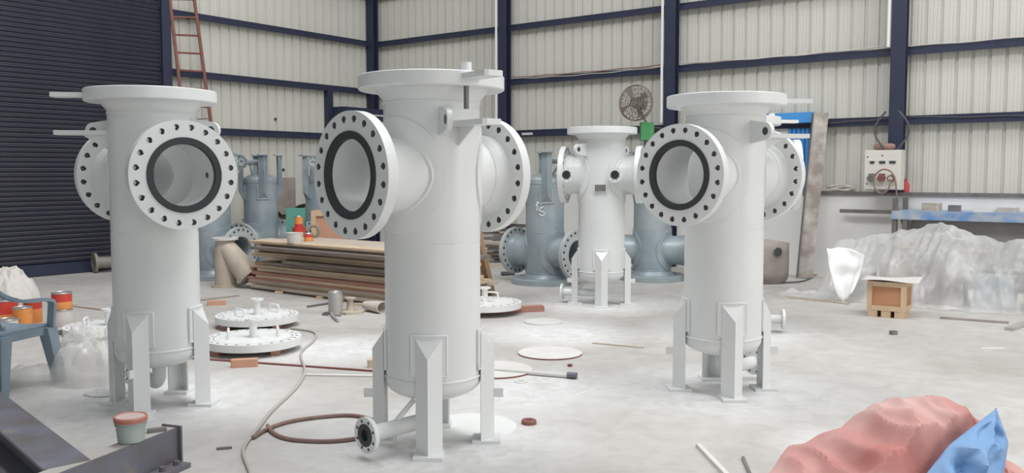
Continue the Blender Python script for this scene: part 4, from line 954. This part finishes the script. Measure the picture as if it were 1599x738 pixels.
# chair faces local +x ; near side is local -y
SW, SD, SZ = .25, .21, .40
def seat(u, v): x = (u - .5) * 2; y = (v - .5) * 2; return (x * SD, y * SW * (1 - .08 * (1 - x) / 2), SZ + .015 * y * y + .012 * x * x * (1 if x > 0 else -.5))
o = MB().grid(12, 12, seat).build('seat', CHAIRM, e, ang=180); o.modifiers.new('solid', 'SOLIDIFY').thickness = .012
ap = MB()
for (x0, y0, x1, y1) in ((-SD, -SW, SD, -SW), (SD, -SW, SD, SW), (-SD, SW, SD, SW)): ap.bar((x0, y0, SZ - .02), (x1, y1, SZ - .02), .016, .055)
ap.build('seat_apron', CHAIRM, e, smooth=False)
for sx, sy in ((1, -1), (1, 1), (-1, -1), (-1, 1)):
    lg = MB(); t0 = Vector((sx * SD * .95, sy * SW * .97, SZ)); f0 = Vector((sx * (SD + .045), sy * (SW + .03), 0))
    n = 8; ws = [.042, .032]
    vs_ = []
    for P_, wd_ in ((t0, .045), (f0, .030)):
        vs_ += [P_ + Vector((a_ * wd_, b_ * wd_, 0)) for a_, b_ in ((-1, -1), (1, -1), (1, 1), (-1, 1))]
    lg.add(vs_, [(0, 1, 5, 4), (1, 2, 6, 5), (2, 3, 7, 6), (3, 0, 4, 7), (3, 2, 1, 0), (4, 5, 6, 7)]); lg.build('leg', CHAIRM, e, smooth=False)
for sy in (-1, 1):
    y = sy * (SW + .02)
    pth = smooth_path([(-SD - .10, y * .95, .78), (-SD - .02, y, .69), (-.08, y * 1.05, .625), (.10, y * 1.06, .61), (SD - .06, y * 1.05, .605), (SD + .0, y * 1.03, .58), (SD + .005, y, .50), (SD + .0, y * .98, .40)], 5)
    am = MB(); nn = len(pth); vs_ = []
    for i, P_ in enumerate(pth):
        tg = (pth[min(i + 1, nn - 1)] - pth[max(i - 1, 0)]).normalized(); nr = Vector((-tg.z, 0, tg.x))
        vs_ += [P_ + Vector((0, b_ * .028, 0)) + nr * (a_ * .011) for a_, b_ in ((-1, -1), (1, -1), (1, 1), (-1, 1))]
    fs = [(4 * i + k, 4 * i + (k + 1) % 4, 4 * i + 4 + (k + 1) % 4, 4 * i + 4 + k) for i in range(nn - 1) for k in range(4)] + [(3, 2, 1, 0), (4 * nn - 4, 4 * nn - 3, 4 * nn - 2, 4 * nn - 1)]
    am.add(vs_, fs).build('armrest', CHAIRM, e, ang=40)
def backr(u, v): y = (u - .5) * 2; return (-SD - .02 - .13 * v + .05 * y * y, y * SW * (1 - .15 * v * v), SZ + .05 + .40 * v * (1 - .12 * y * y))
for k in range(5):
    u0 = .02 + k * .2
    o = MB().grid(4, 10, lambda u, v: backr(u0 + .15 * u, v)).build('back_slat', CHAIRM, e, ang=180); o.modifiers.new('solid', 'SOLIDIFY').thickness = .01
MB().tube([backr(k / 14, 1.0) for k in range(15)], .02, 8).build('back_rail', CHAIRM, e); MB().tube([backr(k / 14, 0.0) for k in range(15)], .015, 8).build('back_rail', CHAIRM, e)
M_ = Matrix.Translation(e.location) @ Matrix.Rotation(R(-20), 4, 'Z')
# ------------------------------------------------------------------ bubble wrap heap
bq = G(112, 600)
def heap(cx_, cy_, rx, ry, h_, seed, sq=1.0):
    def fn_(u, v):
        a_ = 2 * pi * u; r_ = v
        x = cx_ + rx * r_ * cos(a_); y = cy_ + ry * r_ * sin(a_)
        n1 = noise.noise(Vector((x * 3.2, y * 3.2, seed))); n2 = abs(noise.noise(Vector((x * 8, y * 8, seed + 3)))); n3 = abs(noise.noise(Vector((x * 17, y * 17, seed + 5))))
        base = max(0, 1 - r_ * r_) ** .6
        rr = 1 + .14 * noise.noise(Vector((cos(a_) * 2, sin(a_) * 2, seed)))
        return (cx_ + (x - cx_) * rr, cy_ + (y - cy_) * rr, max(.004, base * h_ * (1 + .5 * n1) + (.35 * h_ * (.25 - n2) + .16 * h_ * (.25 - n3)) * min(1, base * 2)))
    return MB().grid(64, 30, fn_)
tag(heap(bq.x + .08, bq.y + .18, .30, .30, .27, 1.3).build('bubble_wrap', BUBBLE, ang=25), 'crumpled heap of clear plastic wrap right of the chair', 'plastic wrap')
q = G(160, 566); tag(heap(q.x + .02, q.y - .05, .36, .26, .30, 6.1).build('bubble_wrap', BUBBLE, ang=25), 'clear plastic wrap bulging behind the left vessel leg', 'plastic wrap')
q = G(60, 596); tag(heap(q.x, q.y + .05, .28, .2, .13, 9.1).build('bubble_wrap', BUBBLE, ang=25), 'low clear plastic wrap under the chair', 'plastic wrap')
q = G(163, 616); tag(heap(q.x, q.y, .13, .07, .05, 12.1).build('tissue', mat('white_tissue', (.8, .8, .79), .7), ang=25), 'white crumpled tissue at the foot of the left vessel', 'tissue')
# ------------------------------------------------------------------ paint cans left
def ccan(px, py, *a, **k): q = G(px, py); return can(a[0], (q.x, q.y, k.pop('z', 0.0)), *a[1:], **k)
ccan(98, 508, 'white ribbed tin under the orange labelled tin', .095, .165, CANW, CANW, frac=.5)
ccan(98, 508, 'orange and red labelled tin on top of the white tin', .092, .165, RED, ORANGE, z=.167, frac=.45)
ccan(52, 503, 'orange tin with red top behind the chair', .085, .22, RED, ORANGE, frac=.65)
ccan(36, 514, 'pale orange tin between chair arm and seat', .085, .22, ORANGE, ORANGE, frac=.8, handle=True)
ccan(8, 510, 'large red tin nearest the left edge behind the chair', .12, .27, RED, ORANGE, frac=.5)
ccan(12, 526, 'red and white tin just above the chair seat', .09, .17, CANW, RED, frac=.4)
ccan(-2, 450, 'red can at the left edge above the white sack', .07, .25, RED, ORANGE, frac=.4, z=0)
q = G(14, 470); tag(heap(q.x - .05, q.y + .15, .30, .30, .30, 3.3).build('white_sack', BAG, ang=60), 'white woven sack slumped behind the paint tins', 'sack')
q = G(24, 497); tag(heap(q.x + .02, q.y - .02, .16, .10, .12, 8.3).build('dark_rag', mat('grey_rag', (.20, .19, .18), .8), ang=60), 'dark grey rag lying among the paint tins', 'rag')
for v_ in [o for o in bpy.data.objects if o.name.startswith('dark_rag')]: v_.location.z = .0
q = G(95, 522); block('nut', 'dark nut on the floor before the stacked tins', (q.x, q.y, 0), (.05, .05, .04), 0, MILL, 'nut')
rod('steel_flat', 'thin dark flat on the floor behind the left tins', G(62, 468), G(118, 478), .05, .012, SCRAP); rod('steel_flat', 'brown flat bar on the floor between tins and left vessel', G(112, 478), G(176, 486), .04, .015, TIMBER[2]); rod('steel_flat', 'dark flat bar on the floor right of the left vessel', G(308, 470), G(372, 462), .07, .012, SCRAP)
fdisc('thin dark edged disc beside the lid near the tins', 118, 524, .07)
